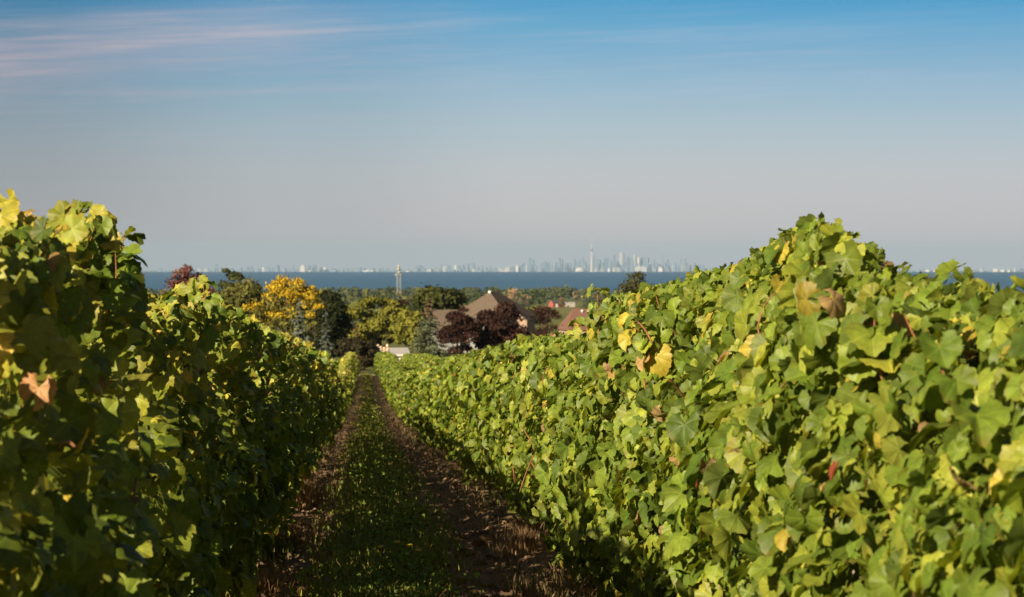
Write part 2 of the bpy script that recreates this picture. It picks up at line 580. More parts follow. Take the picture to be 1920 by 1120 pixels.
def leaf_template(kind, seed):
    """vine leaf in the XY plane, stalk at the origin, tip towards +Y, width about 1; returns verts, tris, uv"""
    r = np.random.default_rng(seed)
    if kind == 'near':
        n = 34
    elif kind == 'mid':
        n = 9
    else:
        n = 5
    ph = np.radians(np.linspace(-158, 158, n))
    deg = np.degrees(ph)
    rad = 0.70 + 0 * ph
    dep = r.uniform(0.04, 0.22)      # how deeply this leaf is lobed
    for l, a in ((0, 1.06), (-54, 0.98), (54, 0.98), (-108, 0.86), (108, 0.86)):
        rad = np.maximum(rad, a * (1 - dep + dep * np.exp(-((deg - l) / (19 + 4 * r.random())) ** 2)))
    rad *= np.where(np.abs(deg) > 130, 0.85, 1.0)
    if kind == 'near':
        rad *= 1 + 0.035 * np.where(np.arange(n) % 2 == 0, 1, -1) + 0.03 * r.normal(size=n)
    rad *= 0.535
    x, y = rad * np.sin(ph), rad * np.cos(ph) * 1.05
    fold, cup, wave = r.uniform(-0.05, 0.6), r.uniform(-0.5, 1.3), r.uniform(0.015, 0.055)
    tipdrop = r.uniform(-0.1, 0.6)
    lean = r.uniform(-0.35, 0.35)

    def zz(x, y, ph, w=1.0):
        return (fold * np.abs(x) - cup * (x * x + y * y) * 0.9 - tipdrop * np.clip(y, 0, None) ** 2
                + lean * x * y + w * wave * np.cos(ph * 360 / 54 + 3.14))
    if kind == 'near':
        m = n // 2
        pi = np.radians(np.linspace(-150, 150, m))
        ri = 0.30 * (1 + 0.1 * np.cos(pi * 360 / 54))
        xi, yi = ri * np.sin(pi), ri * np.cos(pi)
        V = np.concatenate([[[0, 0, 0]], np.stack([xi, yi, zz(xi, yi, pi, 0.5)], 1), np.stack([x, y, zz(x, y, ph)], 1)])
        T = []
        for i in range(m - 1):
            T.append((0, 1 + i + 1, 1 + i))
        o = 1 + m
        for i in range(m):
            a, b2 = o + 2 * i, o + 2 * i + 1
            T.append((1 + i, b2, a))
            if i < m - 1:
                T.append((1 + i, 1 + i + 1, b2))
                T.append((1 + i + 1, o + 2 * i + 2, b2))
        T = np.array(T)
    else:
        V = np.concatenate([[[0, 0, 0.0]], np.stack([x, y, zz(x, y, ph)], 1)])
        T = np.array([(0, i + 2, i + 1) for i in range(n - 1)])
    return V, T, V[:, :2].copy()


TEMPL = {k: [leaf_template(k, 100 * i + 7) for i in range(nv)] for k, nv in (('near', 14), ('mid', 8), ('far', 5))}


def norm(a):
    return a / np.maximum(np.linalg.norm(a, axis=1, keepdims=True), 1e-9)


def place_leaves(kind, P, N, Tip, S, C, r):
    """leaves of one template family at positions P, normals N, tip directions Tip, sizes S, colours C"""
    Vs, Ts, Cs, Us = [], [], [], []
    off = 0
    pick = r.integers(0, len(TEMPL[kind]), len(P))
    N = norm(N)
    Tip = Tip - N * np.sum(Tip * N, 1, keepdims=True)
    Tip = norm(Tip)
    Xa = np.cross(Tip, N)
    for t, (V, T, UV) in enumerate(TEMPL[kind]):
        sel = np.where(pick == t)[0]
        if len(sel) == 0:
            continue
        R = np.stack([Xa[sel], Tip[sel], N[sel]], 2)
        W = np.einsum('nij,vj->nvi', R, V) * S[sel][:, None, None] + P[sel][:, None, :]
        k, nv = len(sel), len(V)
        Vs.append(W.reshape(-1, 3))
        Ts.append((T[None] + (np.arange(k) * nv)[:, None, None]).reshape(-1, 3) + off)
        Cs.append(np.repeat(C[sel], len(T), 0))
        Us.append(np.tile(UV, (k, 1)))
        off += k * nv
    return np.concatenate(Vs), np.concatenate(Ts), np.concatenate(Cs), np.concatenate(Us)


def leaf_colours(n, t, r, warm=1.0, dead=1.0):
    """albedo of vine leaves early in autumn; t = 0 at the fruiting wire, 1 at the top of the row"""
    g1 = np.array([0.066, 0.122, 0.012]); g2 = np.array([0.150, 0.220, 0.022]); g3 = np.array([0.300, 0.330, 0.042])
    yel = np.array([0.44, 0.37, 0.05]); tan = np.array([0.34, 0.22, 0.10]); org = np.array([0.40, 0.22, 0.05]); red = np.array([0.30, 0.06, 0.03])
    u = r.random(n)[:, None]
    c = np.where(u < 0.5, g1 + (g2 - g1) * (u * 2), g2 + (g3 - g2) * ((u - 0.5) * 2) ** 1.5)
    q = r.random(n)
    tt = np.clip(t, 0, 1)
    py = (0.012 + 0.035 * tt ** 4 + 0.04 * (tt < 0.12)) * warm
    c[q < py] = yel * r.uniform(0.7, 1.1, (int((q < py).sum()), 1))
    a = (q > 0.93) & (q < 0.93 + 0.022 * dead)
    c[a] = tan * r.uniform(0.6, 1.1, (int(a.sum()), 1))
    a = (q > 0.975) & (q < 0.975 + 0.005 * dead + 0.012 * (tt < 0.12))
    c[a] = org
    c[q > 0.9996] = red
    return (0.96 * c + 0.04 * np.array([0.36, 0.30, 0.08])) * r.uniform(0.68, 1.3, (n, 1))


SUNV = np.array([tuple(sun_dir)])


class Row:
    def __init__(self, cx, top, seed, bottom=0.42, half=0.34, off=None, detail=1.0, thin=0.0, heed=0.4):
        self.off, self.thin, self.heed = off, thin, heed
        self.turn = 0.85 if thin else 0.4
        self.cx, self.top, self.seed, self.bottom, self.half, self.detail = cx, top, seed, bottom, half, detail
        self.r = np.random.default_rng(seed)

    def ztop(self, y, x=None):
        # the crest is not level across the row: it leans with the bushier vines
        y = np.asarray(y, float)
        z = self.top(y)
        if x is None or self.off is None:
            return z
        ye = y * self.off / np.clip(np.abs(x), 0.4, None)
        k = np.clip((60 - y) / 20, 0, 1)
        return z * (1 - k) + self.top(ye) * y / ye * k

    def leaves(self, y0, y1, dens, size, kind, warm=1.0, dead=1.0, vis=0):
        r = self.r
        n = int((y1 - y0) * dens)
        y = r.uniform(y0, y1, n)
        zb = G0(y) + self.bottom + 0.16 * vnoise(y * 1.1, 0.3, self.seed + 1) + 0.08 * vnoise(y * 4, 0.3, self.seed + 2)
        t = r.random(n) ** 0.92
        cap = r.random(n) < (0.05 if self.thin else 0.13)
        t = np.where(cap, r.uniform(0.86, 1.0, n), t)
        zn = zb + (self.ztop(y) - zb) * t
        s = np.where(r.random(n) < 0.5 + 0.12 * vis, 1.0, -1.0)
        bulge = 0.15 * fbm(y * 0.8, zn * 1.2, self.seed + 4) * (1.35 if self.thin else 1.0) + 0.08 * fbm(y * 3.3, zn * 3.3, self.seed + 5)
        prof = 0.62 + 0.5 * np.sin(np.clip(t, 0, 1) * 2.5 + 0.35)
        if self.thin: prof = prof - 0.85 * np.clip((t - 0.5) / 0.5, 0, 1) ** 1.3      # this one is cut to a slope towards its crest
        else: prof = prof - 0.42 * np.clip(t - 0.7, 0, 1) / 0.3
        hw = np.clip(self.half * prof + bulge, 0.05, None)
        depth = np.where(r.random(n) < 0.28, r.uniform(0.1, 0.9, n), 1 - 0.22 * r.random(n) ** 1.5 + 0.08 * r.random(n))
        off = np.where(cap, r.uniform(-1, 1, n) * hw, s * hw * depth)
        zt = self.ztop(y, self.cx + off) - 0.045 + 0.035 * vnoise(y * 2.3, off * 3, self.seed + 3) + 0.03 * vnoise(y * 6.5, off * 6, self.seed + 13)
        z = zb + (zt - zb) * t
        if self.thin:
            # sparse on the weather side and towards the crest: the low sun gets through in clusters
            open_ = np.clip((t - 0.56) / 0.2, 0, 1) * np.clip(0.9 + 0.6 * fbm(y * 1.1, z * 1.6, self.seed + 9), 0, 1)
            keep = r.random(n) > np.where(s < 0, 0.95, self.thin) * open_
            y, z, t, s, cap, off = y[keep], z[keep], t[keep], s[keep], cap[keep], off[keep]
            n = len(y)
        P = np.stack([self.cx + off, y, z], 1)
        out = np.stack([s, np.zeros(n), np.zeros(n)], 1)
        upw = np.where(cap, r.uniform(0.5, 1.6, n), r.uniform(-0.1, 0.95, n))[:, None] * np.array([[0, 0, 1.0]])
        sunny = np.clip((t - 0.5) / 0.35, 0, 1)[:, None]       # leaves near the crest turn their faces to the light
        N = out * np.where(cap, 0.5, 0.9)[:, None] * (1 - self.turn * sunny) + upw + r.normal(0, 0.52, (n, 3)) + self.heed * sunny * SUNV
        Tip = np.array([[0, 0, -1.0]]) + out * r.uniform(-0.1, 0.9, (n, 1)) + r.normal(0, 0.42, (n, 3))
        S = size * (0.45 + 0.95 * r.random(n) ** 1.5) * np.where(t > 0.93, 0.85, 1.0)
        C = leaf_colours(n, t, r, warm * (1.8 if self.thin else 1.0), dead * (1.6 if self.thin else 1.0))
        if self.thin:      # leaf colour gets yellower and brighter towards this row's crest
            C = C * (1 + np.clip((t - 0.45) / 0.4, 0, 1)[:, None] * np.array([[0.42, 0.14, 0.2]]))
        S = S * np.where(C[:, 0] > 1.18 * C[:, 1], 0.68, 1.0)     # withered leaves have shrunk
        return place_leaves(kind, P, N, Tip, S, C, r)

    def shoots(self, y0, y1, step, kind, size=0.090, lo=0.05, hi=0.22, warm=2.0, tall=()):
        """leafy shoot tips standing up from the top of the row; returns leaves and the list of shoot curves"""
        r = self.r
        Ps, Ns, Ts, Ss, Cs, curves = [], [], [], [], [], []
        y = y0
        todo = list(tall)
        while y < y1 or todo:
            if todo:
                u, v, yy = todo.pop()
                x = X_at(u, yy)
                extra = Z_at(v, yy)
            else:
                y += step * r.uniform(0.5, 1.5)
                yy, extra = y, None
                x = self.cx + r.uniform(-0.28, 0.28)
            z1 = float(self.ztop(np.array([yy]), np.array([x]))[0]) + r.uniform(-0.10, -0.02)
            L = r.uniform(lo, hi)
            lean = np.array([r.normal(0, 0.35), r.normal(0, 0.35), 1.0])
            if extra is not None:
                L = max(0.06, (extra - z1) * 1.75)
                lean = np.array([r.normal(0, 0.12), r.normal(0, 0.3), 1.0])
            curl = np.array([r.normal(0, 0.7), r.normal(0, 0.7), -0.5])
            pts = []
            bow = r.normal(0, 0.06, 2)
            for k in range(7):
                q = k / 6
                p = np.array([x, yy, z1 - 0.30]) + lean * (0.30 + L) * q + curl * L * 0.55 * q ** 3 + np.array([bow[0], bow[1], 0]) * math.sin(math.pi * q)
                pts.append(p)
            curves.append((pts, yy, L))
            nl = int(r.integers(7, 12))
            for k in range(nl):
                q = 0.28 + 0.55 * (k + 0.5) / nl
                p = pts[min(6, int(q * 6))] * 1.0
                a = r.uniform(0, 2 * math.pi)
                o = np.array([math.cos(a), math.sin(a), 0.0])
                Ps.append(p + o * 0.035)
                Ns.append(np.array([0, 0, 0.5]) + 0.7 * SUNV[0] + o * 0.6 + r.normal(0, 0.45, 3))
                Ts.append(o * 1.0 + np.array([0, 0, -0.5]) + r.normal(0, 0.3, 3))
                Ss.append(size * (1.2 - 0.62 * max(0, q - 0.3) / 0.7) * r.uniform(0.75, 1.2))
                Cs.append(leaf_colours(1, np.array([1.0]), r, warm, 1.2)[0])
        return place_leaves(kind, np.array(Ps), np.array(Ns), np.array(Ts), np.array(Ss), np.array(Cs), r), curves


def join(parts):
    Vs, Ts, Cs, Us, off = [], [], [], [], 0
    for V, T, C, U in parts:
        Vs.append(V); Ts.append(T + off); Cs.append(C); Us.append(U)
        off += len(V)
    return np.concatenate(Vs), np.concatenate(Ts), np.concatenate(Cs), np.concatenate(Us)


ROW_END = 281.0
# heights of the tops of the rows against distance, relative to eye level
far_y = [72, 90, 108, 135, 155, 185, 240, 281]
far_z = [-2.55, -3.3, -3.98, -4.50, -4.85, -5.60, -7.30, -8.50]


def top_profile(pts, off, near_z):
    """(column, row) outline of a row top seen against the sky -> height along the row, for a crest at this offset"""
    d = [(off * F / abs(u - 683.0), v) for u, v in pts]
    ys = [-14, 2.0] + [y for y, v in d] + far_y
    zs = [near_z, near_z] + [Z_at(v, y) for y, v in d] + far_z
    return pchip(ys, zs)


TOP_R = top_profile([(1990, 545), (1920, 542), (1850, 528), (1800, 508), (1740, 492), (1680, 476), (1640, 458), (1600, 438), (1555, 414), (1512, 400), (1472, 438), (1430, 468),
                     (1380, 488), (1300, 514), (1240, 528), (1200, 540), (1152, 552), (1136, 562), (1124, 628), (1080, 626), (1040, 626), (1000, 630), (950, 642), (900, 656), (860, 665), (815, 674)], 1.28, 0.0)
TOP_L = top_profile([(-60, 340), (0, 350), (45, 364), (85, 410), (122, 378), (180, 380), (208, 398), (226, 440), (244, 520), (300, 540), (335, 534), (368, 514), (392, 550), (430, 570),
                     (480, 600), (530, 624), (585, 646), (606, 666), (618, 676)], 0.80, 0.12)
GEN = pchip([-5, 10, 30, 72] + far_y[1:], [0.0, -0.1, -0.85, -2.55] + far_z[1:])
TOP_2R = lambda y: GEN(y) - 0.12 - 0.12 * np.exp(-((np.asarray(y) - 8) / 12) ** 2)
TOP_2L = lambda y: GEN(y) + 0.04


def dup(o, parent, loc, rz=0.0, sc=1.0):
    c = o.copy()
    COL.objects.link(c)
    c.parent = parent
    c.location = loc
    c.rotation_euler = (0, 0, rz)
    c.scale = (1, 1, sc)
    return c


def vine_trunk_mesh():
    m = MB()
    rr = random.Random(5)
    pts = [(rr.uniform(-.03, .03) * k, rr.uniform(-.03, .03) * k, -0.06 + 0.16 * k) for k in range(6)]
    m.tube(pts, [0.042, 0.034, 0.03, 0.031, 0.029, 0.035], 7)
    h = pts[-1]
    for s in (-1, 1):
        m.tube([h, (h[0], h[1] + s * 0.18, h[2] + 0.07), (h[0] + .02, h[1] + s * 0.5, h[2] + 0.09)], [0.026, 0.018, 0.012], 6)
    return m.mesh('trunk', True)


def post_mesh(h):
    return MB().lathe([(0.045, -0.25), (0.045, h - 0.01), (0.038, h)], 8).mesh('trellis_post', False)


trunk_me = vine_trunk_mesh(); trunk_me.materials.append(M['bark'])
post_me = post_mesh(1.28); post_me.materials.append(M['post'])


def build_row(row, label, segs, shoot_segs, y_start, near_canes, tall=()):
    root = empty('grapevine_hedge', (row.cx, y_start, float(G0(np.array([y_start]))[0])))
    tag(root, label, 'vine row', 'trellised vine rows running downhill')
    near, rest = [], []
    for (y0, y1, dens, size, kind, vis) in segs:
        (near if kind == 'near' else rest).append(row.leaves(y0, y1, dens, size, kind, vis=vis))
    curves = []
    for (y0, y1, step, kind, lo, hi) in shoot_segs:
        L, cv = row.shoots(y0, y1, step, kind, lo=lo, hi=hi, tall=tall if y0 < 5 else ())
        (near if kind == 'near' else rest).append(L)
        curves += cv
    me = None
    V, T, C, U = join(near + rest)
    me = np_mesh('foliage', V, T, C, U, True)
    link_mesh('foliage', me, M['vine_leaf'], root, True)
    r = random.Random(row.seed)
    # trunks, posts, wires
    ys = []
    y = y_start + 0.5
    while y < ROW_END and len(ys) < 96:
        ys.append(y)
        y += 1.2 if y < 70 else 5.0
    for y in ys:
        o = bpy.data.objects.new('trunk', trunk_me)
        COL.objects.link(o)
        o.parent = root
        x = row.cx + r.uniform(-.03, .03)
        o.location = (x - root.location.x, y - root.location.y, gz(x, y) - root.location.z)
        o.rotation_euler = (r.uniform(-.06, .06), r.uniform(-.06, .06), r.choice((0, math.pi)) + r.uniform(-.2, .2))
    y = y_start + 1.1
    while y < ROW_END:
        o = bpy.data.objects.new('trellis_post', post_me)
        COL.objects.link(o)
        o.parent = root
        o.location = (0, y - root.location.y, gz(row.cx, y) - root.location.z)
        o.rotation_euler = (r.uniform(-.02, .02), r.uniform(-.02, .02), 0)
        y += 7.2
    for h in (0.8, 1.15):
        pts = [(row.cx + 0.05, yy, float(G0(np.array([yy]))[0]) + h) for yy in np.arange(y_start, ROW_END, 6.0)]
        MB().tube(pts, 0.0018, 4).build('trellis_wire', M['wire'], root, True, True)
    # canes: the shoot tips over the top, and woody canes showing through the leaf wall
    for pts, y, L in curves:
        if 4.5 < y < 18 and L > 0.042:
            MB().tube([tuple(p) for p in pts[:5]], [0.0033, 0.003, 0.0026, 0.0022, 0.0016], 5).build('cane', M['cane'], root, True, True)
    vs = 1 if row.cx < 0 else -1
    for _ in range(near_canes):
        y = r.uniform(4.5, 20)
        zb, zt = float(G0(np.array([y]))[0]) + 0.5, float(row.ztop(np.array([y]))[0])
        z = r.uniform(zb, zt - 0.2)
        x = row.cx + vs * (row.half + r.uniform(-0.02, 0.09))
        d = Vector((r.uniform(-.3, .3), r.uniform(-.8, .8), r.uniform(-.9, .9))).normalized()
        L = r.uniform(0.08, 0.22)
        p0 = Vector((x, y, z))
        pts = [p0 + d * L * k / 4 + Vector((0, 0, -0.25 * L * (k / 4) ** 2)) for k in range(5)]
        MB().tube(pts, [0.0038, 0.0036, 0.0033, 0.003, 0.0022], 5).build('cane', M['cane'], root, True, True)
    return root


R1 = Row(1.38, TOP_R, 21, bottom=0.24, half=0.36, off=1.28, heed=0.2)
build_row(R1, 'sunlit wall of green vine leaves along the right side of the grassy path',
          [(3.0, 22, 1650, 0.081, 'near', -1), (22, 60, 1250, 0.083, 'mid', -1), (60, 130, 330, 0.145, 'far', -1), (130, ROW_END, 230, 0.19, 'far', -1), (0, 3.0, 120, 0.12, 'mid', 0)],
          [(4.6, 22, 0.11, 'near', 0.005, 0.065), (22, 70, 0.22, 'mid', 0.01, 0.08)], 0.0, 22, [(1555, 408, 9.0), (1600, 432, 8.6), (1682, 466, 8.0), (1740, 486, 7.4), (1126, 510, 15.5), (1300, 508, 11.6)])
L1 = Row(-0.95, TOP_L, 57, bottom=0.22, half=0.34, off=0.80, thin=0.80, heed=1.1)
build_row(L1, 'mostly shaded vine wall along the left of the path, only its crest in sun',
          [(3.0, 22, 1450, 0.092, 'near', 1), (22, 60, 1250, 0.089, 'mid', 1), (60, 130, 330, 0.145, 'far', 1), (130, ROW_END, 230, 0.19, 'far', 1), (-12, 3.0, 260, 0.14, 'mid', 0)],
          [(4.6, 22, 0.30, 'near', 0.01, 0.08), (22, 70, 0.22, 'mid', 0.01, 0.08)], -12.0, 20, [(122, 354, 8.3), (205, 380, 9.4), (232, 392, 9.9), (60, 358, 7.6), (362, 492, 13.6), (390, 520, 15.0), (20, 352, 7.0), (445, 556, 18.0)])
R2 = Row(3.78, TOP_2R, 33, bottom=0.50, half=0.38)
build_row(R2, 'second vine row on the right, its far end below the little grey shed roof',
          [(0, 60, 170, 0.16, 'mid', -1), (60, 150, 170, 0.19, 'far', -1), (150, ROW_END, 230, 0.19, 'far', -1)], [(60, 61, 0.5, 'far', 0.02, 0.1)], 0.0, 0)
L2 = Row(-3.52, TOP_2L, 71, bottom=0.40, half=0.36)
build_row(L2, 'second vine row on the left, its far top showing beneath the blue-grey spruce',
          [(-12, 60, 170, 0.16, 'mid', 1), (60, ROW_END, 170, 0.19, 'far', 1)], [(60, 61, 0.5, 'far', 0.02, 0.1)], -12.0, 0)

# ------------------------------------------------------------------ path growth


def blades(n, xy, hgt, wid, col, r, bend=0.5):
    """bent grass blades, two triangles pairs each"""
    x, y = xy
    z = G(x, y)
    a = r.uniform(0, 2 * math.pi, n)
    dx, dy = np.cos(a), np.sin(a)
    b = r.uniform(0.1, 1, n) * bend
    w = wid * r.uniform(0.6, 1.3, n)
    h = hgt
    base = np.stack([x, y, z - 0.01], 1)
    side = np.stack([-dy, dx, 0 * x], 1) * w[:, None] / 2
    lean = np.stack([dx, dy, 0 * x], 1)
    m = base + lean * (b * h * 0.35)[:, None] + np.array([[0, 0, 1.0]]) * (h * 0.6)[:, None]
    tip = base + lean * (b * h)[:, None] + np.array([[0, 0, 1.0]]) * (h * (1.0 - 0.35 * b))[:, None]
    V = np.stack([base - side, base + side, m + side * 0.8, m - side * 0.8, tip], 1).reshape(-1, 3)
    T = np.array([(0, 1, 2), (0, 2, 3), (3, 2, 4)])
    F_ = (T[None] + (np.arange(n) * 5)[:, None, None]).reshape(-1, 3)
    return V, F_, np.repeat(col, 3, 0), np.zeros((len(V), 2))


def ysample(n, y0, y1, r):
    u = r.random(n)      # denser near the camera
    return 1 / (1 / y0 + u * (1 / y1 - 1 / y0))


def build_grass():
    r = np.random.default_rng(77)
    parts = []
    n = 60000
    y = ysample(n, 9, 290, r)
    d = r.normal(0, 0.20, n)
    x = path_center(y) + np.clip(d, -0.5, 0.5)
    patch = 0.5 + 0.5 * fbm(x * 2.2, y * 1.1, 63)
    keep = r.random(n) < np.clip(patch * 2.6 - 0.55, 0.03, 1)
    x, y, patch = x[keep], y[keep], patch[keep]
    n = len(x)
    g = np.array([[0.14, 0.185, 0.03]]); g2 = np.array([[0.29, 0.27, 0.055]])
    q = r.random((n, 1)) ** 1.5
    C = g * (1 - q) + g2 * q
    dryb = r.random(n) < 0.10 + 0.5 * np.clip(0.5 * fbm(x * 1.2, y * 0.5, 66), 0, 1)
    C[dryb] = np.array([0.32, 0.24, 0.10])
    parts.append(blades(n, (x, y), r.uniform(0.03, 0.13, n) * (0.6 + 0.7 * patch), 0.006 + 0.0005 * y * 0.6, C, r, 0.9))
    # broad-leaved weeds low in the strip
    m = 11000
    y = ysample(m, 9, 120, r)
    x = path_center(y) + np.clip(r.normal(0.02, 0.19, m), -0.48, 0.5)
    k = r.random(m) < np.clip(0.9 * fbm(x * 2.5, y * 1.2, 90) + 0.55, 0, 1)
    x, y = x[k], y[k]
    m = len(x)
    P = np.stack([x, y, G(x, y) + r.uniform(0.01, 0.10, m)], 1)
    N = np.array([[0, 0, 1.0]]) + r.normal(0, 0.5, (m, 3))
    C = np.array([[0.14, 0.20, 0.035]]) * r.uniform(0.6, 1.6, (m, 1))
    parts.append(place_leaves('far', P, N, r.normal(0, 1, (m, 3)), r.uniform(0.014, 0.034, m) * (1 + y / 60), C, r))
    V, T, C, U = join(parts)
    o = link_mesh('grass', np_mesh('grass', V, T, C, None, True), M['grass'])
    tag(o, 'low green grass and clover down the middle of the path', 'grass', kind='stuff')
    # straw-dry stubble along both row feet
    n = 26000
    y = ysample(n, 9, 200, r)
    side = np.where(r.random(n) < 0.5, -1, 1)
    x = path_center(y) + side * r.uniform(0.62, 1.25, n)
    k = r.random(n) < np.clip(1.2 * fbm(x * 1.5, y * 0.6, 44) + 0.25, 0, 1)
    x, y = x[k], y[k]
    n = len(x)
    C = np.array([[0.27, 0.19, 0.10]]) * r.uniform(0.5, 1.3, (n, 1))
    gr = r.random(n) < 0.22
    C[gr] = np.array([0.09, 0.12, 0.03])
    V, T, C, U = blades(n, (x, y), r.uniform(0.03, 0.16, n), 0.005 + 0.0003 * y, C, r, 1.4)
    o = link_mesh('dry_stubble', np_mesh('dry_stubble', V, T, C, None, True), M['grass'])
    tag(o, 'thin straw-brown stubble along the feet of both vine rows', 'dry grass', kind='stuff')
    # fallen leaves and clods on the wheel tracks
    n = 2600
    y = ysample(n, 9, 120, r)
    x = path_center(y) + r.uniform(-1.2, 1.2, n)
    P = np.stack([x, y, G(x, y) + 0.012], 1)
    N = np.array([[0, 0, 1.0]]) + r.normal(0, 0.4, (n, 3))
    C = np.array([[0.24, 0.15, 0.08]]) * r.uniform(0.5, 1.4, (n, 1))
    V, T, C, U = place_leaves('mid', P, N, r.normal(0, 1, (n, 3)), r.uniform(0.04, 0.10, n), C, r)
    o = link_mesh('fallen_leaves', np_mesh('fallen_leaves', V, T, C, None, True), M['grass'])
    tag(o, 'curled brown fallen vine leaves scattered over the wheel tracks', 'fallen leaves', kind='stuff')
    n = 9000
    y = ysample(n, 9, 80, r)
    x = path_center(y) + np.where(r.random(n) < 0.5, -1, 1) * r.normal(0.62, 0.16, n)
    s = r.uniform(0.006, 0.028, n) * (1 + 1.2 * (r.random(n) < 0.05))
    base = np.array([(1, 0, 0), (-.5, .87, 0), (-.5, -.87, 0), (.2, .1, .8)])
    Tt = np.array([(0, 1, 3), (1, 2, 3), (2, 0, 3)])
    jit = r.uniform(0.6, 1.4, (n, 4, 3))
    V = (base[None] * jit * s[:, None, None] + np.stack([x, y, G(x, y)], 1)[:, None, :]).reshape(-1, 3)
    T = (Tt[None] + (np.arange(n) * 4)[:, None, None]).reshape(-1, 3)
    C = np.repeat(np.array([[0.22, 0.14, 0.10]]) * r.uniform(0.7, 1.3, (n, 1)), 3, 0)
    soilm = leaf_material('soil_clod', 0.0, False, 0.05, 0.95)
    o = link_mesh('soil_crumbs', np_mesh('soil_crumbs', V, T, C, None, False), soilm)
    tag(o, 'loose reddish clods of soil in the two wheel tracks', 'soil', kind='stuff')


build_grass()


def clump(name, label, cat, u, Y, n, h, spread, cols, seed, wid=0.006, group=None, bend=1.2):
    r = np.random.default_rng(seed)
    x0 = X_at(u, Y)
    a = r.uniform(0, 2 * math.pi, n); q = np.minimum(np.abs(r.normal(0, spread * 0.5, n)), spread)
    x, y = x0 + q * np.cos(a), Y + q * np.sin(a)
    C = np.array(cols)[r.integers(0, len(cols), n)] * r.uniform(0.7, 1.2, (n, 1))
    V, T, C, U = blades(n, (x, y), r.uniform(0.4, 1.0, n) * h, wid, C, r, bend)
    o = link_mesh(name, np_mesh(name, V, T, C, None, True), M['grass'])
    tag(o, label, cat, group)
    return o


straw = [(0.34, 0.22, 0.12), (0.28, 0.17, 0.09), (0.40, 0.28, 0.16)]
clump('dry_grass_clump', 'large fan of straw-coloured dry grass leaning out from the left vine row', 'dry grass', 566, 26.5, 700, 0.42, 0.30, straw, 1, 0.007, 'dry grass clumps by the path')
clump('dry_grass_clump', 'smaller tangle of brown dry grass just nearer than the large straw fan', 'dry grass', 532, 20.5, 420, 0.28, 0.24, straw[:2], 2, 0.006, 'dry grass clumps by the path')
clump('dry_grass_clump', 'thin brown dry grass in the near bottom of the left wheel track', 'dry grass', 505, 16.6, 260, 0.17, 0.2, straw[:2], 3, 0.005, 'dry grass clumps by the path')
clump('dry_grass_clump', 'upright dry stalks at the foot of the sunlit row beside the right wheel track', 'dry grass', 985, 19.0, 300, 0.28, 0.26, straw, 4, 0.005, 'dry grass clumps by the path', 0.6)
clump('leafy_weed', 'arching ferny green weed beneath the shaded left vine row', 'weed', 492, 19.0, 420, 0.26, 0.20, [(0.10, 0.13, 0.03), (0.13, 0.13, 0.04)], 5, 0.010)


def dandelion(u, v, Y, label):
    x = X_at(u, Y)
    zg = gz(x, Y)
    z = max(Z_at(v, Y), zg + 0.06)
    root = empty('dandelion', (x, Y, zg))
    tag(root, label, 'flower', 'yellow flowers in the path grass')
    h = z - zg
    MB().tube([(0, 0, -0.02), (0.006, 0.004, h * 0.5), (0.0, 0.0, h)], 0.0022, 5).build('stem', M['weed_stem'], root, True)
    m = MB()
    m.lathe([(0.003, h - 0.006), (0.010, h - 0.002), (0.019, h + 0.006), (0.016, h + 0.010), (0.004, h + 0.012)], 12)
    for k in range(14):
        a = 2 * math.pi * k / 14
        c, s = math.cos(a), math.sin(a)
        m.add([(0.012 * c - 0.004 * s, 0.012 * s + 0.004 * c, h + 0.004), (0.012 * c + 0.004 * s, 0.012 * s - 0.004 * c, h + 0.004), (0.026 * c, 0.026 * s, h + 0.006)], [(0, 1, 2)])
    m.build('flower_head', M['yellow'], root, True)


M['weed_stem'] = mat('weed_stem', (0.10, 0.14, 0.04), 0.6)
M['yellow'] = mat('petal_yellow', (0.75, 0.52, 0.03), 0.6, 0.2, 0.1, 60)
dandelion(713, 1027, 17.3, 'leftmost yellow dandelion in the grass strip, lower than its neighbours')
dandelion(745, 1018, 17.8, 'yellow dandelion standing highest in the middle of the grass strip')
dandelion(768, 1024, 17.1, 'yellow dandelion between the highest one and the rightmost one')
dandelion(784, 1034, 16.6, 'rightmost yellow dandelion at the edge of the right wheel track')

# two dry looped stems standing at the very bottom of the grass strip
o = MB()
xx = X_at(704, 15.2); zz0 = gz(xx, 15.2)
o.tube([(xx - 0.02, 15.2, zz0 - 0.02), (xx - 0.022, 15.2, zz0 + 0.05), (xx - 0.005, 15.2, zz0 + 0.085), (xx + 0.004, 15.2, zz0 + 0.06), (xx, 15.21, zz0 + 0.02)], 0.0028, 6)
o = o.build('dry_weed_stem', M['cane'], None, True)
tag(o, 'bent dry stalk loop standing left of its taller twin at the path bottom', 'weed', 'dry looped stalks')
o = MB()
o.tube([(xx + 0.03, 15.2, zz0 - 0.02), (xx + 0.034, 15.2, zz0 + 0.04), (xx + 0.05, 15.2, zz0 + 0.085), (xx + 0.066, 15.21, zz0 + 0.07), (xx + 0.06, 15.21, zz0 + 0.01)], 0.0028, 6)
o = o.build('dry_weed_stem', M['cane'], None, True)
tag(o, 'bent dry stalk loop standing right of its twin at the path bottom', 'weed', 'dry looped stalks')

# ------------------------------------------------------------------ trees


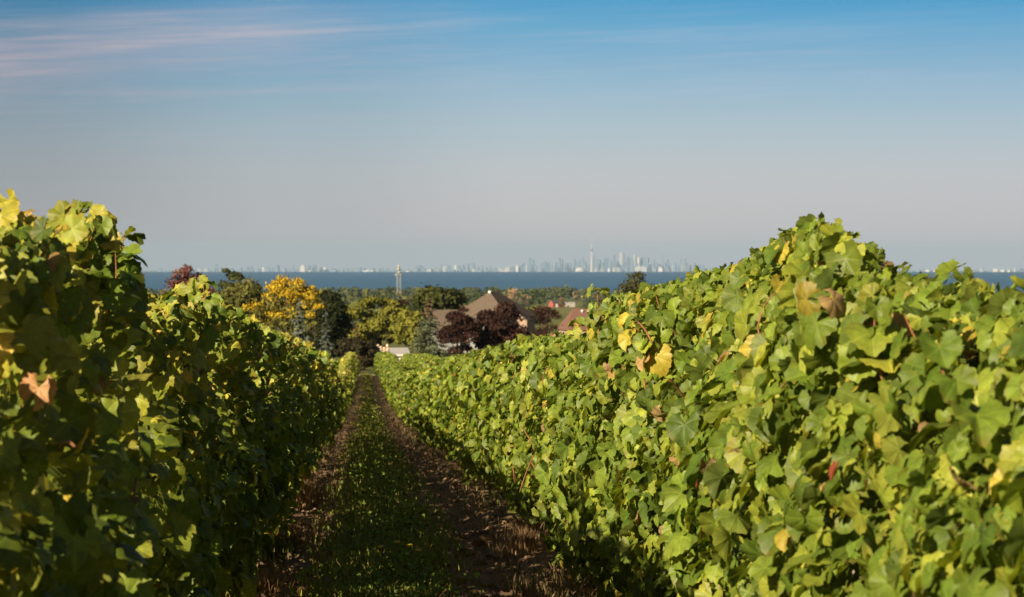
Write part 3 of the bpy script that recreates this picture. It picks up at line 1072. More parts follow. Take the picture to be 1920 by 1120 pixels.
def cards(P, N, S, C, r, asp=1.5):
    """small folded leaf sprays: two triangles sharing a crease"""
    n = len(P)
    N = norm(N)
    t = r.normal(0, 1, (n, 3))
    t = norm(t - N * np.sum(t * N, 1, keepdims=True))
    b = np.cross(N, t)
    s = S[:, None]
    f = r.uniform(-0.3, 0.3, (n, 1))
    V = np.stack([P - t * s * asp * 0.5, P + b * s * 0.5 + N * s * f, P + t * s * asp * 0.5, P - b * s * 0.5 + N * s * f], 1).reshape(-1, 3)
    T = (np.array([(0, 1, 2), (0, 2, 3)])[None] + (np.arange(n) * 4)[:, None, None]).reshape(-1, 3)
    return V, T, np.repeat(C, 2, 0)


def crown_leaves(w, zb, zt, n, leaf, cols, r, shape='round', lobes=26, dens=1.0, tip=None, droop=0.0, lump=1.0):
    """leaf sprays gathered on many uneven boughs inside the outline of a crown"""
    h = zt - zb
    L = []
    for k in range(lobes):
        for _ in range(30):
            q = r.random()                       # height in the crown
            a = r.uniform(0, 2 * math.pi)
            if shape == 'round': rad = math.sqrt(max(0.02, 1 - (2 * q - 0.9) ** 2 / 1.22))
            elif shape == 'tall': rad = min(1.0, 0.45 + 1.6 * q) * math.sqrt(max(0.02, 1 - q ** 3))
            elif shape == 'wide': rad = math.sqrt(max(0.03, 1 - (2 * q - 0.8) ** 2 / 1.5))
            else: rad = max(0.06, 1 - q)
            rr = r.uniform(0.45, 1.0) * rad
            if r.random() < rad + 0.15:
                break
        lr = lump * (0.13 + 0.17 * r.random()) * min(w, h * 0.9) * (0.75 + 0.35 * rad)
        L.append((rr * (w / 2 - lr * 0.6) * math.cos(a), rr * (w / 2 - lr * 0.6) * math.sin(a), zb + lr * 0.5 + q * (h - lr * 1.1), lr, r.random(), q))
    L = np.array(L)
    wt = L[:, 3] ** 2
    li = r.choice(len(L), n, p=wt / wt.sum())
    d = norm(r.normal(0, 1, (n, 3)))
    d[:, 2] = np.where(d[:, 2] < -0.25, -d[:, 2] * 0.6, d[:, 2])
    rad = L[li, 3] * (1 - 0.45 * r.random(n) ** 2) * (1 + 0.18 * r.normal(0, 1, n) * (r.random(n) < 0.3))
    P = L[li, :3] + d * rad[:, None] * np.array([1, 1, 0.8])
    P[:, 2] -= droop * rad * 0.3
    N = d + r.normal(0, 0.5, (n, 3))
    c1, c2 = np.array(cols[0]), np.array(cols[1])
    q = np.clip(L[li, 4] * 0.7 + 0.3 * r.random(n), 0, 1)[:, None]
    C = c1 * (1 - q) + c2 * q
    if tip is not None:
        # autumn colour, strongest on the boughs of one height range
        tc, lo, hi, prob = tip
        hq = (P[:, 2] - zb) / h
        pr = np.clip((hq - lo) / max(hi - lo, 1e-3), 0, 1) * prob
        s = (L[li, 4] * 0.6 + 0.4 * r.random(n)) < pr
        C[s] = np.array(tc) * r.uniform(0.7, 1.2, (int(s.sum()), 1))
    C = C * r.uniform(0.75, 1.25, (n, 1))
    S = leaf * r.uniform(0.6, 1.3, n)
    return cards(P, N, S, C, r), L


def broad_tree(label, u, v_top, hw, Y, cols, shape='round', n=4200, v_bot=None, leaf=None, lobes=28, tip=None, seed=0, group=None, cat='tree', name='tree', trunk_h=0.22, mat_key='tree_leaf', limbs=6, lump=1.0):
    r = np.random.default_rng(seed + 1000)
    x = X_at(u, Y)
    zg = gz(x, Y)
    zt = Z_at(v_top, Y) - zg
    w = 2 * hw / F * Y
    zb = (Z_at(v_bot, Y) - zg) if v_bot else zt * trunk_h
    zb = max(zb, 0.1)
    root = empty(name, (x, Y, zg), 0)
    tag(root, label, cat, group)
    leaf = leaf or max(0.16, w * 0.045)
    (V, T, C), L = crown_leaves(w, zb, zt, n, leaf, cols, r, shape, lobes, tip=tip, lump=lump)
    link_mesh('crown', np_mesh('crown', V, T, C, None, False), M[mat_key], root)
    m = MB()
    tr = max(0.08, w * 0.028)
    top = zb + (zt - zb) * 0.55
    m.tube([(0, 0, -0.2), (0.02 * w, 0, zb * 0.5), (0, 0.01 * w, zb + 0.05 * zt), (0.01 * w, 0, top)], [tr * 1.25, tr, tr * 0.8, tr * 0.3], 7)
    for k in range(min(limbs, len(L))):
        m.tube([(0, 0, zb * (0.8 + 0.05 * k)), tuple(L[k, :3] * np.array([.5, .5, 0]) + np.array([0, 0, (zb + L[k, 2]) / 2])), tuple(L[k, :3])], [tr * 0.5, tr * 0.33, tr * 0.12], 5)
    m.build('trunk', M['tree_bark'], root, True)
    return root


def spruce(label, u, v_top, hw, Y, cols, seed, n_lv=20, group=None, tip=None, cat='conifer', sag=0.35, per=11, base=0.03, power=0.85):
    r = np.random.default_rng(seed + 500)
    x = X_at(u, Y)
    zg = gz(x, Y)
    H = Z_at(v_top, Y) - zg
    w = hw / F * Y
    root = empty('spruce', (x, Y, zg))
    tag(root, label, cat, group)
    P, N, S, C = [], [], [], []
    c1, c2 = np.array(cols[0]), np.array(cols[1])
    for k in range(n_lv):
        q = (k + r.uniform(-0.3, 0.3)) / n_lv
        z0 = H * (base + (1 - base) * max(q, 0))
        L0 = w * (1 - max(q, 0)) ** power + 0.04 * w
        for j in range(max(4, int(per * (1 - q * 0.6)))):
            a = r.uniform(0, 2 * math.pi)
            L = L0 * r.uniform(0.62, 1.08)
            shade = r.random()
            m = int(10 + 26 * L / max(w, 0.1))
            t = r.random(m) ** 0.7
            px = np.cos(a) * t * L; py = np.sin(a) * t * L
            pz = z0 - sag * L * t ** 1.4 + 0.16 * L * t ** 3
            sp = L * 0.17 * (1.05 - t * 0.7)
            P.append(np.stack([px + r.normal(0, 1, m) * sp, py + r.normal(0, 1, m) * sp, pz - np.abs(r.normal(0, 1, m)) * sp * 0.55], 1))
            N.append(np.array([[math.cos(a) * 0.4, math.sin(a) * 0.4, 0.9]]) + r.normal(0, 0.5, (m, 3)))
            S.append(np.full(m, 0.05 * H * 0.5) * r.uniform(0.6, 1.2, m))
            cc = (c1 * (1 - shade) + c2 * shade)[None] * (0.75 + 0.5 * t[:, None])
            if tip is not None and q > tip[1]:
                cc = cc * 0.4 + np.array(tip[0])[None] * 0.6
            C.append(cc)
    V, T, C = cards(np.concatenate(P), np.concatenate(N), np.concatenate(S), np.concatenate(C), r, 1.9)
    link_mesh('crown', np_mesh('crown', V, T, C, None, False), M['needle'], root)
    MB().tube([(0, 0, -0.2), (0, 0, H * 0.5), (0, 0, H * 0.985)], [w * 0.07 + 0.06, w * 0.04 + 0.03, 0.02], 7).build('trunk', M['tree_bark'], root, True)
    return root


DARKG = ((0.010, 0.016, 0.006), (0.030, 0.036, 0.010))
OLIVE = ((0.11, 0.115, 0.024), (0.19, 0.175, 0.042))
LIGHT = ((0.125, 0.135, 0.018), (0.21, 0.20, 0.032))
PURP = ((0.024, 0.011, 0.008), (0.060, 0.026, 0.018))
MAUVE = ((0.10, 0.042, 0.040), (0.21, 0.090, 0.075))
YELL = (0.46, 0.32, 0.02)

broad_tree('mauve-red leaved tree standing behind the left vine row', 352, 495, 52, 330, MAUVE, 'wide', 4200, v_bot=610, lobes=26, seed=1)
broad_tree('dark ragged pine top rising between the mauve tree and the yellow tree', 429, 498, 25, 420, ((0.03, 0.042, 0.016), (0.085, 0.095, 0.034)), 'wide', 2600, v_bot=560, lobes=11, seed=2, cat='pine', leaf=0.3)
broad_tree('dull olive tree left of the orange-yellow tree', 446, 524, 66, 372, ((0.085, 0.092, 0.022), (0.165, 0.15, 0.042)), 'wide', 6200, v_bot=640, lobes=34, seed=3)
broad_tree('tree turned orange-yellow over a green lower crown', 538, 519, 84, 362, OLIVE, 'wide', 13000, v_bot=648, lobes=110, seed=4, tip=(YELL, 0.15, 1.0, 0.95), leaf=0.22, lump=0.62)
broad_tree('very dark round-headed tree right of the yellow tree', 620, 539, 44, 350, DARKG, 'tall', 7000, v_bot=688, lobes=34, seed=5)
broad_tree('small orange-leaved tree squeezed in front of the dark round tree', 590, 537, 20, 344, OLIVE, 'wide', 1700, v_bot=625, lobes=12, seed=6, tip=(YELL, 0.1, 0.7, 0.9), leaf=0.22, lump=0.8)
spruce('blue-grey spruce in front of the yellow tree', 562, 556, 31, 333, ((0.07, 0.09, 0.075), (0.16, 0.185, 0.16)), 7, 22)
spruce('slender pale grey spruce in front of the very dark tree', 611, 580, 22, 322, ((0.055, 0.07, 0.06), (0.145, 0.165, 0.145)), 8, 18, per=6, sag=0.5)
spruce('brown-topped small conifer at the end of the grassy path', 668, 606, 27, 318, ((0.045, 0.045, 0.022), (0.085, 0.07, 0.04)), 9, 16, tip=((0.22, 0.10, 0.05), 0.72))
broad_tree('dark brownish bush closing the end of the grassy path', 672, 630, 47, 306, ((0.022, 0.022, 0.010), (0.055, 0.042, 0.022)), 'round', 5600, v_bot=706, lobes=26, seed=10, name='bush', cat='bush')
broad_tree('wide light green tree in the middle, above the pale stone wall', 712, 556, 88, 440, LIGHT, 'wide', 11000, v_bot=652, lobes=90, seed=11, leaf=0.34, trunk_h=0.3, lump=0.7)
broad_tree('light green tree of lower crown touching the brown-topped spruce', 768, 578, 40, 425, LIGHT, 'wide', 3000, v_bot=660, lobes=22, seed=12, leaf=0.36)
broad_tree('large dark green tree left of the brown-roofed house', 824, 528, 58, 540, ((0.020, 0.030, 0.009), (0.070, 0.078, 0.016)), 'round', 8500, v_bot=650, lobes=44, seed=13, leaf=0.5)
spruce('broad grey-green spruce with brown top beside the grey house wall', 804, 556, 52, 398, ((0.07, 0.085, 0.045), (0.14, 0.155, 0.09)), 14, 24, tip=((0.17, 0.09, 0.05), 0.7), per=13)
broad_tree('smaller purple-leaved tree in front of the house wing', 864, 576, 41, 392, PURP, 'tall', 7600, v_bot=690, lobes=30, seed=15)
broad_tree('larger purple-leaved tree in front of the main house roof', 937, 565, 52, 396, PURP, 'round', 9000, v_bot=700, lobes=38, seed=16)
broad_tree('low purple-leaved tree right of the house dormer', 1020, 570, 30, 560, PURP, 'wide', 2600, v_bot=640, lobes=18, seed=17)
broad_tree('small yellow-green tree between the house and the low purple tree', 1003, 571, 15, 610, LIGHT, 'round', 1300, v_bot=620, lobes=10, seed=18)
broad_tree('dark tree top peeping over the sunlit vine row against the lake', 1198, 510, 42, 500, ((0.030, 0.036, 0.014), (0.085, 0.075, 0.025)), 'round', 5200, v_bot=620, lobes=30, seed=19)
broad_tree('tall tan bare-looking poplar in the far trees right of the house ridge', 961, 536, 14, 2000, ((0.36, 0.23, 0.15), (0.50, 0.34, 0.23)), 'tall', 1900, v_bot=583, lobes=20, seed=20)
broad_tree('short tan bare-looking tree beside the tall tan poplar', 981, 547, 9, 2010, ((0.32, 0.22, 0.15), (0.44, 0.31, 0.21)), 'tall', 1100, v_bot=583, lobes=12, seed=21)
broad_tree('dark purple tree glimpsed behind the wide light green tree', 744, 559, 30, 800, PURP, 'wide', 1800, v_bot=600, lobes=16, seed=22)

# ------------------------------------------------------------------ trees of the plain, one by one, then the woods along the lake
ORD = ['first', 'second', 'third', 'fourth', 'fifth', 'sixth', 'seventh', 'eighth', 'ninth', 'tenth', 'eleventh', 'twelfth', 'thirteenth', 'fourteenth', 'fifteenth', 'sixteenth']
KINDS = [('green', ((0.062, 0.082, 0.025), (0.112, 0.129, 0.038))), ('dark green', ((0.031, 0.046, 0.019), (0.062, 0.078, 0.029))),
         ('yellow-green', ((0.124, 0.133, 0.034), (0.198, 0.197, 0.051))), ('rusty', ((0.149, 0.105, 0.043), (0.223, 0.163, 0.068))), ('grey-green', ((0.068, 0.088, 0.055), (0.105, 0.126, 0.085)))]
MARKS = [(748, 'lattice mast'), (960, 'tan poplar'), (1044, 'red barn')]


def plain_trees():
    rr = random.Random(99)
    spec = []
    for Y, n, (u0, u1), (va, vb) in ((850, 7, (610, 800), (566, 588)), (1250, 9, (620, 1150), (566, 592)), (1700, 12, (640, 1160), (560, 580)), (2300, 13, (620, 1160), (552, 568)), (2900, 14, (630, 1150), (546, 558))):
        for k in range(n):
            u = u0 + (u1 - u0) * (k + rr.uniform(0.15, 0.85)) / n
            if 1026 < u < 1084 and 1000 < Y < 2650:
                continue
            if 880 < u < 1000 and Y < 1000:
                continue
            kd = rr.choices(range(5), (4, 3, 3, 1, 2))[0]
            hgt = max(5.0, Z_at(rr.uniform(va, vb), Y) - float(G0(np.array([Y]))[0]))
            if 1000 < u < 1100 and hgt > 6 and 1000 < Y < 2650:
                hgt = 6.0
            spec.append([u, Y * rr.uniform(0.93, 1.07), kd, hgt])
    bands = {}
    for s in spec:
        s.append(round(s[1]))
    spec.sort(key=lambda s: s[0])
    count = {}
    for i, (u, Y, kd, hgt, _) in enumerate(spec):
        near = min(MARKS, key=lambda m: abs(m[0] - u))
        side = 'left' if u < near[0] else 'right'
        tier = 'near' if Y < 1500 else ('middle' if Y < 2050 else 'far')
        key = (KINDS[kd][0], tier, side, near[1])
        s_list = [t for t in spec if KINDS[t[2]][0] == key[0] and ('near' if t[1] < 1500 else ('middle' if t[1] < 2050 else 'far')) == tier
                  and min(MARKS, key=lambda m: abs(m[0] - t[0]))[1] == near[1] and (t[0] < near[0]) == (u < near[0])]
        s_list.sort(key=lambda t: abs(t[0] - near[0]))
        o = ORD[[id(t) for t in s_list].index(id(spec[i]))]
        where = {'near': 'nearer plain', 'middle': 'middle of the plain', 'far': 'far plain'}[tier]
        label = f'{KINDS[kd][0]} tree in the {where}, {o} {side} of the {near[1]}'
        x = X_at(u, Y)
        zg = float(G0(np.array([Y]))[0])
        vt = EYE_V - (zg + hgt) * F / Y
        hw = rr.uniform(0.38, 0.6) * hgt * F / Y
        broad_tree(label, u, vt, hw, Y, KINDS[kd][1], rr.choice(('round', 'wide', 'tall')), 700, leaf=0.75, lobes=16, seed=200 + i, group='trees on the plain below the vineyard', trunk_h=0.12, limbs=2)


plain_trees()


def far_woods():
    r = np.random.default_rng(5)
    Vs, Ts, Cs, off = [], [], [], 0
    n = 820
    for k in range(n):
        Y = r.uniform(2500, 4350) if k > 260 else r.uniform(3900, 4350)
        u = r.uniform(150, 1800)
        if 1018 < u < 1092 and Y < 3250:
            continue
        x = X_at(u, Y)
        zg = float(G0(np.array([Y]))[0])
        hump = 4.0 * math.exp(-((u - 1052) / 30) ** 2) + 2.5 * math.exp(-((u - 690) / 45) ** 2)
        h = r.uniform(11, 17) + hump * r.uniform(0.5, 1.2)
        w = r.uniform(10, 18)
        cols = KINDS[int(r.choice(5, p=[.36, .30, .16, .06, .12]))][1]
        (V, T, C), L = crown_leaves(w, 0.5, h, 170, 2.1, cols, r, 'round', 12)
        V = V + np.array([x, Y, zg])
        Vs.append(V); Ts.append(T + off); Cs.append(C); off += len(V)
    o = link_mesh('woods', np_mesh('woods', np.concatenate(Vs), np.concatenate(Ts), np.concatenate(Cs), None, False), M['tree_leaf'])
    tag(o, 'hazy belt of woods along the near shore of the lake', 'woods', kind='stuff')


far_woods()

# ------------------------------------------------------------------ houses, shed, wall, mast
M['shingle'] = mat('brown_shingle', (0.135, 0.102, 0.082), 0.9, 0.1, 0.16, 2.2, 0.2)
M['shingle_red'] = mat('red_brown_shingle', (0.17, 0.092, 0.074), 0.9, 0.1, 0.10, 3.0, 0.1)
M['siding'] = mat('grey_siding', (0.25, 0.25, 0.26), 0.8, 0.2, 0.08, 2)
M['white'] = mat('white_paint', (0.78, 0.77, 0.74), 0.6, 0.3, 0.04, 2)
M['dull_white'] = mat('dull_white', (0.36, 0.33, 0.31), 0.7, 0.2, 0.05, 1)
M['peach'] = mat('peach_stucco', (0.33, 0.23, 0.18), 0.85, 0.1, 0.08, 2)
M['glass'] = mat('window_glass', (0.04, 0.05, 0.06), 0.1, 0.5, 0.1, 1)
M['brick'] = mat('brick', (0.33, 0.16, 0.10), 0.9, 0.1, 0.15, 6)
M['red_barn'] = mat('barn_red', (0.30, 0.085, 0.07), 0.8, 0.1, 0.1, 2)
M['dark_roof'] = mat('dark_roof', (0.07, 0.07, 0.085), 0.8, 0.1, 0.1, 2)
M['zinc'] = mat('grey_sheet_roof', (0.33, 0.32, 0.33), 0.55, 0.3, 0.06, 3)
M['stone'] = mat('pale_stone', (0.52, 0.40, 0.31), 0.9, 0.1, 0.25, 3, 0.5)
M['steel'] = mat('grey_steel', (0.30, 0.31, 0.32), 0.6, 0.4, 0.1, 1)


def hip_roof(m, w, d, z0, z1, ridge, over=0.4, thick=0.18):
    a, b, q = w / 2 + over, d / 2 + over, ridge / 2
    m.add([(-a, -b, z0), (a, -b, z0), (a, b, z0), (-a, b, z0), (-a, -b, z0 + thick), (a, -b, z0 + thick), (a, b, z0 + thick), (-a, b, z0 + thick), (-q, 0, z1), (q, 0, z1)],
          [(3, 2, 1, 0), (0, 1, 5, 4), (1, 2, 6, 5), (2, 3, 7, 6), (3, 0, 4, 7), (4, 5, 9, 8), (5, 6, 9), (6, 7, 8, 9), (7, 4, 8)])


def gable_roof(m, w, d, z0, z1, over=0.35, thick=0.16):
    """ridge along local x; slopes face -y and +y; a shell with its own thickness"""
    a, b = w / 2 + over, d / 2 + over
    m.add([(-a, -b, z0), (a, -b, z0), (a, 0, z1), (-a, 0, z1), (-a, b, z0), (a, b, z0),
           (-a, -b, z0 - thick), (a, -b, z0 - thick), (a, 0, z1 - thick), (-a, 0, z1 - thick), (-a, b, z0 - thick), (a, b, z0 - thick)],
          [(0, 1, 2, 3), (3, 2, 5, 4), (7, 6, 9, 8), (8, 9, 10, 11), (0, 6, 7, 1), (4, 5, 11, 10), (0, 3, 9, 6), (3, 4, 10, 9), (1, 7, 8, 2), (2, 8, 11, 5)])


def gable_wall(m, w, d, z0, z1, zr):
    a, b = w / 2, d / 2
    m.add([(-a, -b, z0), (a, -b, z0), (a, b, z0), (-a, b, z0), (-a, -b, z1), (a, -b, z1), (a, b, z1), (-a, b, z1), (-a, 0, zr), (a, 0, zr)],
          [(0, 1, 5, 4), (2, 3, 7, 6), (1, 2, 6, 9, 5), (3, 0, 4, 8, 7), (3, 2, 1, 0)])


def window(root, x, y, z, w, h, face):
    """window on a wall; face = outward axis of the wall"""
    t = 0.06
    fr, gl = MB(), MB()
    if face in ('-y', '+y'):
        s = -1 if face == '-y' else 1
        y0, y1 = sorted((y - s * 0.02, y + s * t))
        for (xa, xb, za, zb) in ((x - w / 2 - .08, x + w / 2 + .08, z - h / 2 - .08, z - h / 2), (x - w / 2 - .08, x + w / 2 + .08, z + h / 2, z + h / 2 + .08),
                                 (x - w / 2 - .08, x - w / 2, z - h / 2, z + h / 2), (x + w / 2, x + w / 2 + .08, z - h / 2, z + h / 2)):
            fr.box(xa, xb, y0, y1, za, zb)
        y2, y3 = sorted((y - s * 0.02, y + s * 0.025))
        gl.box(x - w / 2, x + w / 2, y2, y3, z - h / 2, z + h / 2)
    else:
        s = -1 if face == '-x' else 1
        x0, x1 = sorted((x - s * 0.02, x + s * t))
        for (ya, yb, za, zb) in ((y - w / 2 - .08, y + w / 2 + .08, z - h / 2 - .08, z - h / 2), (y - w / 2 - .08, y + w / 2 + .08, z + h / 2, z + h / 2 + .08),
                                 (y - w / 2 - .08, y - w / 2, z - h / 2, z + h / 2), (y + w / 2, y + w / 2 + .08, z - h / 2, z + h / 2)):
            fr.box(x0, x1, ya, yb, za, zb)
        x2, x3 = sorted((x - s * 0.02, x + s * 0.025))
        gl.box(x2, x3, y - w / 2, y + w / 2, z - h / 2, z + h / 2)
    f = fr.build('window', M['white'], root)
    gl.build('pane', M['glass'], f)


def main_house():
    Y = 470.0
    HR = math.radians(68)
    x = X_at(926, Y)
    zg = gz(x, Y) - 0.3
    root = empty('house', (x, Y, zg), HR)
    tag(root, 'large house with steep brown hipped roof behind the two purple trees', 'house')
    zt = Z_at(547, Y) - zg
    ze = Z_at(596, Y) - zg
    w, d = 13.0, 8.8
    MB().box(-w / 2, w / 2, -d / 2, d / 2, -0.3, ze + 0.02).build('wall', M['siding'], root)
    m = MB(); hip_roof(m, w, d, ze, zt, 3.8)
    rf = m.build('roof', M['shingle'], root)
    MB().box(-2.15, -1.8, -0.2, 0.15, zt - 0.5, zt + 0.12).build('roof_vent', M['white'], rf)
    for xx in (-3.4, 0.2, 3.6):
        window(root, xx, -d / 2, ze - 1.5, 1.2, 1.4, '-y')
        window(root, xx, -d / 2, ze - 4.2, 1.2, 1.5, '-y')
    for yy in (-2.6, 2.4):
        window(root, -w / 2, yy, ze - 1.5, 1.2, 1.4, '-x')
        window(root, -w / 2, yy, ze - 4.2, 1.2, 1.5, '-x')
    # lower wing on the left with its own roof
    zt2, ze2 = Z_at(581, Y) - zg, Z_at(617, Y) - zg
    def shift(m, dx, dy, rz=0.0):
        c, s = math.cos(rz), math.sin(rz)
        m.v = [(c * a - s * b + dx, s * a + c * b + dy, q) for a, b, q in m.v]
        return m
    loc = lambda a, b: (a * math.cos(HR) + b * math.sin(HR), -a * math.sin(HR) + b * math.cos(HR))
    wx, wy = loc(-6.3, -1.2)
    wr = math.radians(10) - HR
    m = MB(); gable_wall(m, 6.0, 5.6, -0.3, ze2 - 0.1, zt2 - 0.25)
    shift(m, wx, wy, wr).build('wing_wall', M['siding'], root)
    m = MB(); gable_roof(m, 6.0, 5.6, ze2, zt2)
    shift(m, wx, wy, wr).build('wing_roof', M['shingle'], root)
    # small gabled bay on the right of the dark roof slope
    bx, by = loc(4.1, -4.6)
    zt3, ze3 = Z_at(586, Y) - zg, Z_at(600, Y) - zg
    m = MB(); gable_wall(m, 2.6, 2.4, -0.3, ze3 - 0.1, zt3 - 0.2)
    shift(m, bx, by, math.radians(70) - HR).build('bay_wall', M['peach'], root)
    m = MB(); gable_roof(m, 2.6, 2.4, ze3, zt3, 0.2, 0.12)
    shift(m, bx, by, math.radians(70) - HR).build('bay_roof', M['shingle'], root)
    MB().box(-3.0, -2.3, 3.0, 3.7, ze, Z_at(574, Y) - zg).build('chimney', M['brick'], root)


main_house()


def second_house():
    Y = 700.0
    x = X_at(1112, Y)
    zg = gz(x, Y)
    root = empty('house', (x, Y, zg), math.radians(10))
    tag(root, 'low house with red-brown roof and three white roof vents, right of the low purple tree', 'house')
    zt, ze = Z_at(579, Y) - zg, Z_at(619, Y) - zg
    w, d = 14.0, 10.0
    m = MB(); m.box(-w / 2, w / 2, -d / 2, d / 2, -0.3, ze + 0.02)
    m.build('wall', M['peach'], root)
    m = MB(); hip_roof(m, w, d, ze, zt, 9.5)
    rf = m.build('roof', M['shingle_red'], root)
    sl_ = (zt - ze - 0.18) / (d / 2 + 0.4)
    for xx in (-2.8, -1.3, 0.3):
        yv = -0.9
        zz = zt + sl_ * yv
        MB().lathe([(0.24, zz - 0.25), (0.24, zz + 0.15), (0.34, zz + 0.16), (0.30, zz + 0.42), (0.06, zz + 0.5)], 10, (xx, yv)).build('roof_vent', M['white'], rf, True)
    MB().lathe([(0.14, zt - 2.4), (0.14, zt - 1.5), (0.18, zt - 1.45)], 8, (-2.0, -2.6)).build('vent_pipe', M['steel'], rf, True)
    for xx in (-4.5, 0, 4.5):
        window(root, xx, -d / 2, ze - 1.3, 1.6, 1.2, '-y')


second_house()


def barn():
    Y = 3000.0
    x = X_at(1040, Y)
    zg = gz(x, Y)
    root = empty('barn', (x, Y, zg), math.radians(32))
    tag(root, 'small red barn with dark roof among the far trees', 'barn')
    m = MB(); gable_wall(m, 9, 7.5, -0.3, 4.2, 6.9); m.build('wall', M['red_barn'], root)
    m = MB(); gable_roof(m, 9, 7.5, 4.3, 7.2, 0.4, 0.2); m.build('roof', M['dark_roof'], root)
    m = MB(); m.box(4.6, 10.5, -3.2, 1.5, -0.3, 3.2); m.build('lean_to', M['red_barn'], root)
    m = MB(); m.add([(4.5, -3.6, 3.21), (10.9, -3.6, 3.21), (10.9, 1.9, 4.4), (4.5, 1.9, 4.4), (4.5, -3.6, 3.4), (10.9, -3.6, 3.4), (10.9, 1.9, 4.6), (4.5, 1.9, 4.6)],
                    [(0, 3, 2, 1), (4, 5, 6, 7), (0, 1, 5, 4), (1, 2, 6, 5), (2, 3, 7, 6), (3, 0, 4, 7)])
    m.build('lean_to_roof', M['white'], root)
    MB().box(-1.4, 1.4, -3.85, -3.76, 0, 3.2).build('barn_door', M['white'], root)


barn()


def white_shed(u, Y, w, h, label):
    x = X_at(u, Y)
    root = empty('outbuilding', (x, Y, gz(x, Y) + 1.5), math.radians(12))
    tag(root, label, 'outbuilding', 'white outbuildings by the barn')
    MB().box(-w / 2, w / 2, -2, 2, -2.2, h).build('wall', M['dull_white'], root)
    m = MB(); gable_roof(m, w, 4, h + 0.12, h + 1.1, 0.2, 0.1); m.build('roof', M['zinc'], root)


white_shed(1071, 3010, 7.0, 2.4, 'long white outbuilding right of the red barn')
white_shed(1061, 3030, 3.2, 2.0, 'small white outbuilding between the red barn and the long one')


def garden_shed():
    Y = 345.0
    x = X_at(747, Y)
    zg = gz(x, Y)
    root = empty('shed', (x, Y, zg), math.radians(18))
    tag(root, 'little shed with grey sheet roof beyond the end of the vine rows', 'shed')
    zr, ze = Z_at(652, Y) - zg, Z_at(665, Y) - zg
    w, d = 1.85, 1.4
    m = MB(); gable_wall(m, w, d, -0.1, ze - 0.05, zr - 0.1); m.build('wall', M['white'], root)
    m = MB(); gable_roof(m, w, d, ze, zr, 0.22, 0.09); m.build('roof', M['zinc'], root)
    MB().box(-w / 2 - 0.03, -w / 2 + 0.02, -0.35, 0.35, 0.0, ze - 0.25).build('door', M['dark_roof'], root)
    MB().box(-w / 2 - 0.24, w / 2 + 0.24, -d / 2 - 0.27, -d / 2 - 0.225, ze - 0.14, ze + 0.05).build('fascia', M['white'], root)


garden_shed()


def stone_wall():
    rr = random.Random(4)
    Y = 400.0
    xc = X_at(703, Y)
    zg = gz(xc, Y)
    m = MB()
    me = bpy.data.meshes.new('stone_wall')
    xs = X_at(676, Y) - xc
    while xs < X_at(732, Y) - xc:
        w = rr.uniform(0.35, 0.8)
        z = -0.1
        top = rr.uniform(0.9, 2.0)
        while z < top:
            h = rr.uniform(0.25, 0.5)
            c = (xs + w / 2, rr.uniform(-.08, .08), z + h / 2)
            pts, fs = [], []
            n = 9
            for i in range(5):
                la = -math.pi / 2 + math.pi * i / 4
                for k in range(n):
                    a = 2 * math.pi * k / n
                    e = 0.55
                    cs = lambda t: math.copysign(abs(math.cos(t)) ** e, math.cos(t))
                    sn = lambda t: math.copysign(abs(math.sin(t)) ** e, math.sin(t))
                    j = rr.uniform(0.9, 1.08)
                    pts.append((c[0] + j * w * 0.52 * cs(la) * cs(a), c[1] + j * 0.4 * cs(la) * sn(a), c[2] + j * h * 0.54 * sn(la)))
            for i in range(4):
                for k in range(n):
                    fs.append((i * n + k, i * n + (k + 1) % n, (i + 1) * n + (k + 1) % n, (i + 1) * n + k))
            m.add(pts, fs)
            z += h * 0.95
        xs += w * 0.97
    m.v = [(a, b, c) for a, b, c in m.v]
    o = m.build('stone_wall', M['stone'], None, False)
    o.location = (xc, Y, zg)
    tag(o, 'low pale pinkish stone wall under the wide light green tree', 'wall', kind='thing')


stone_wall()


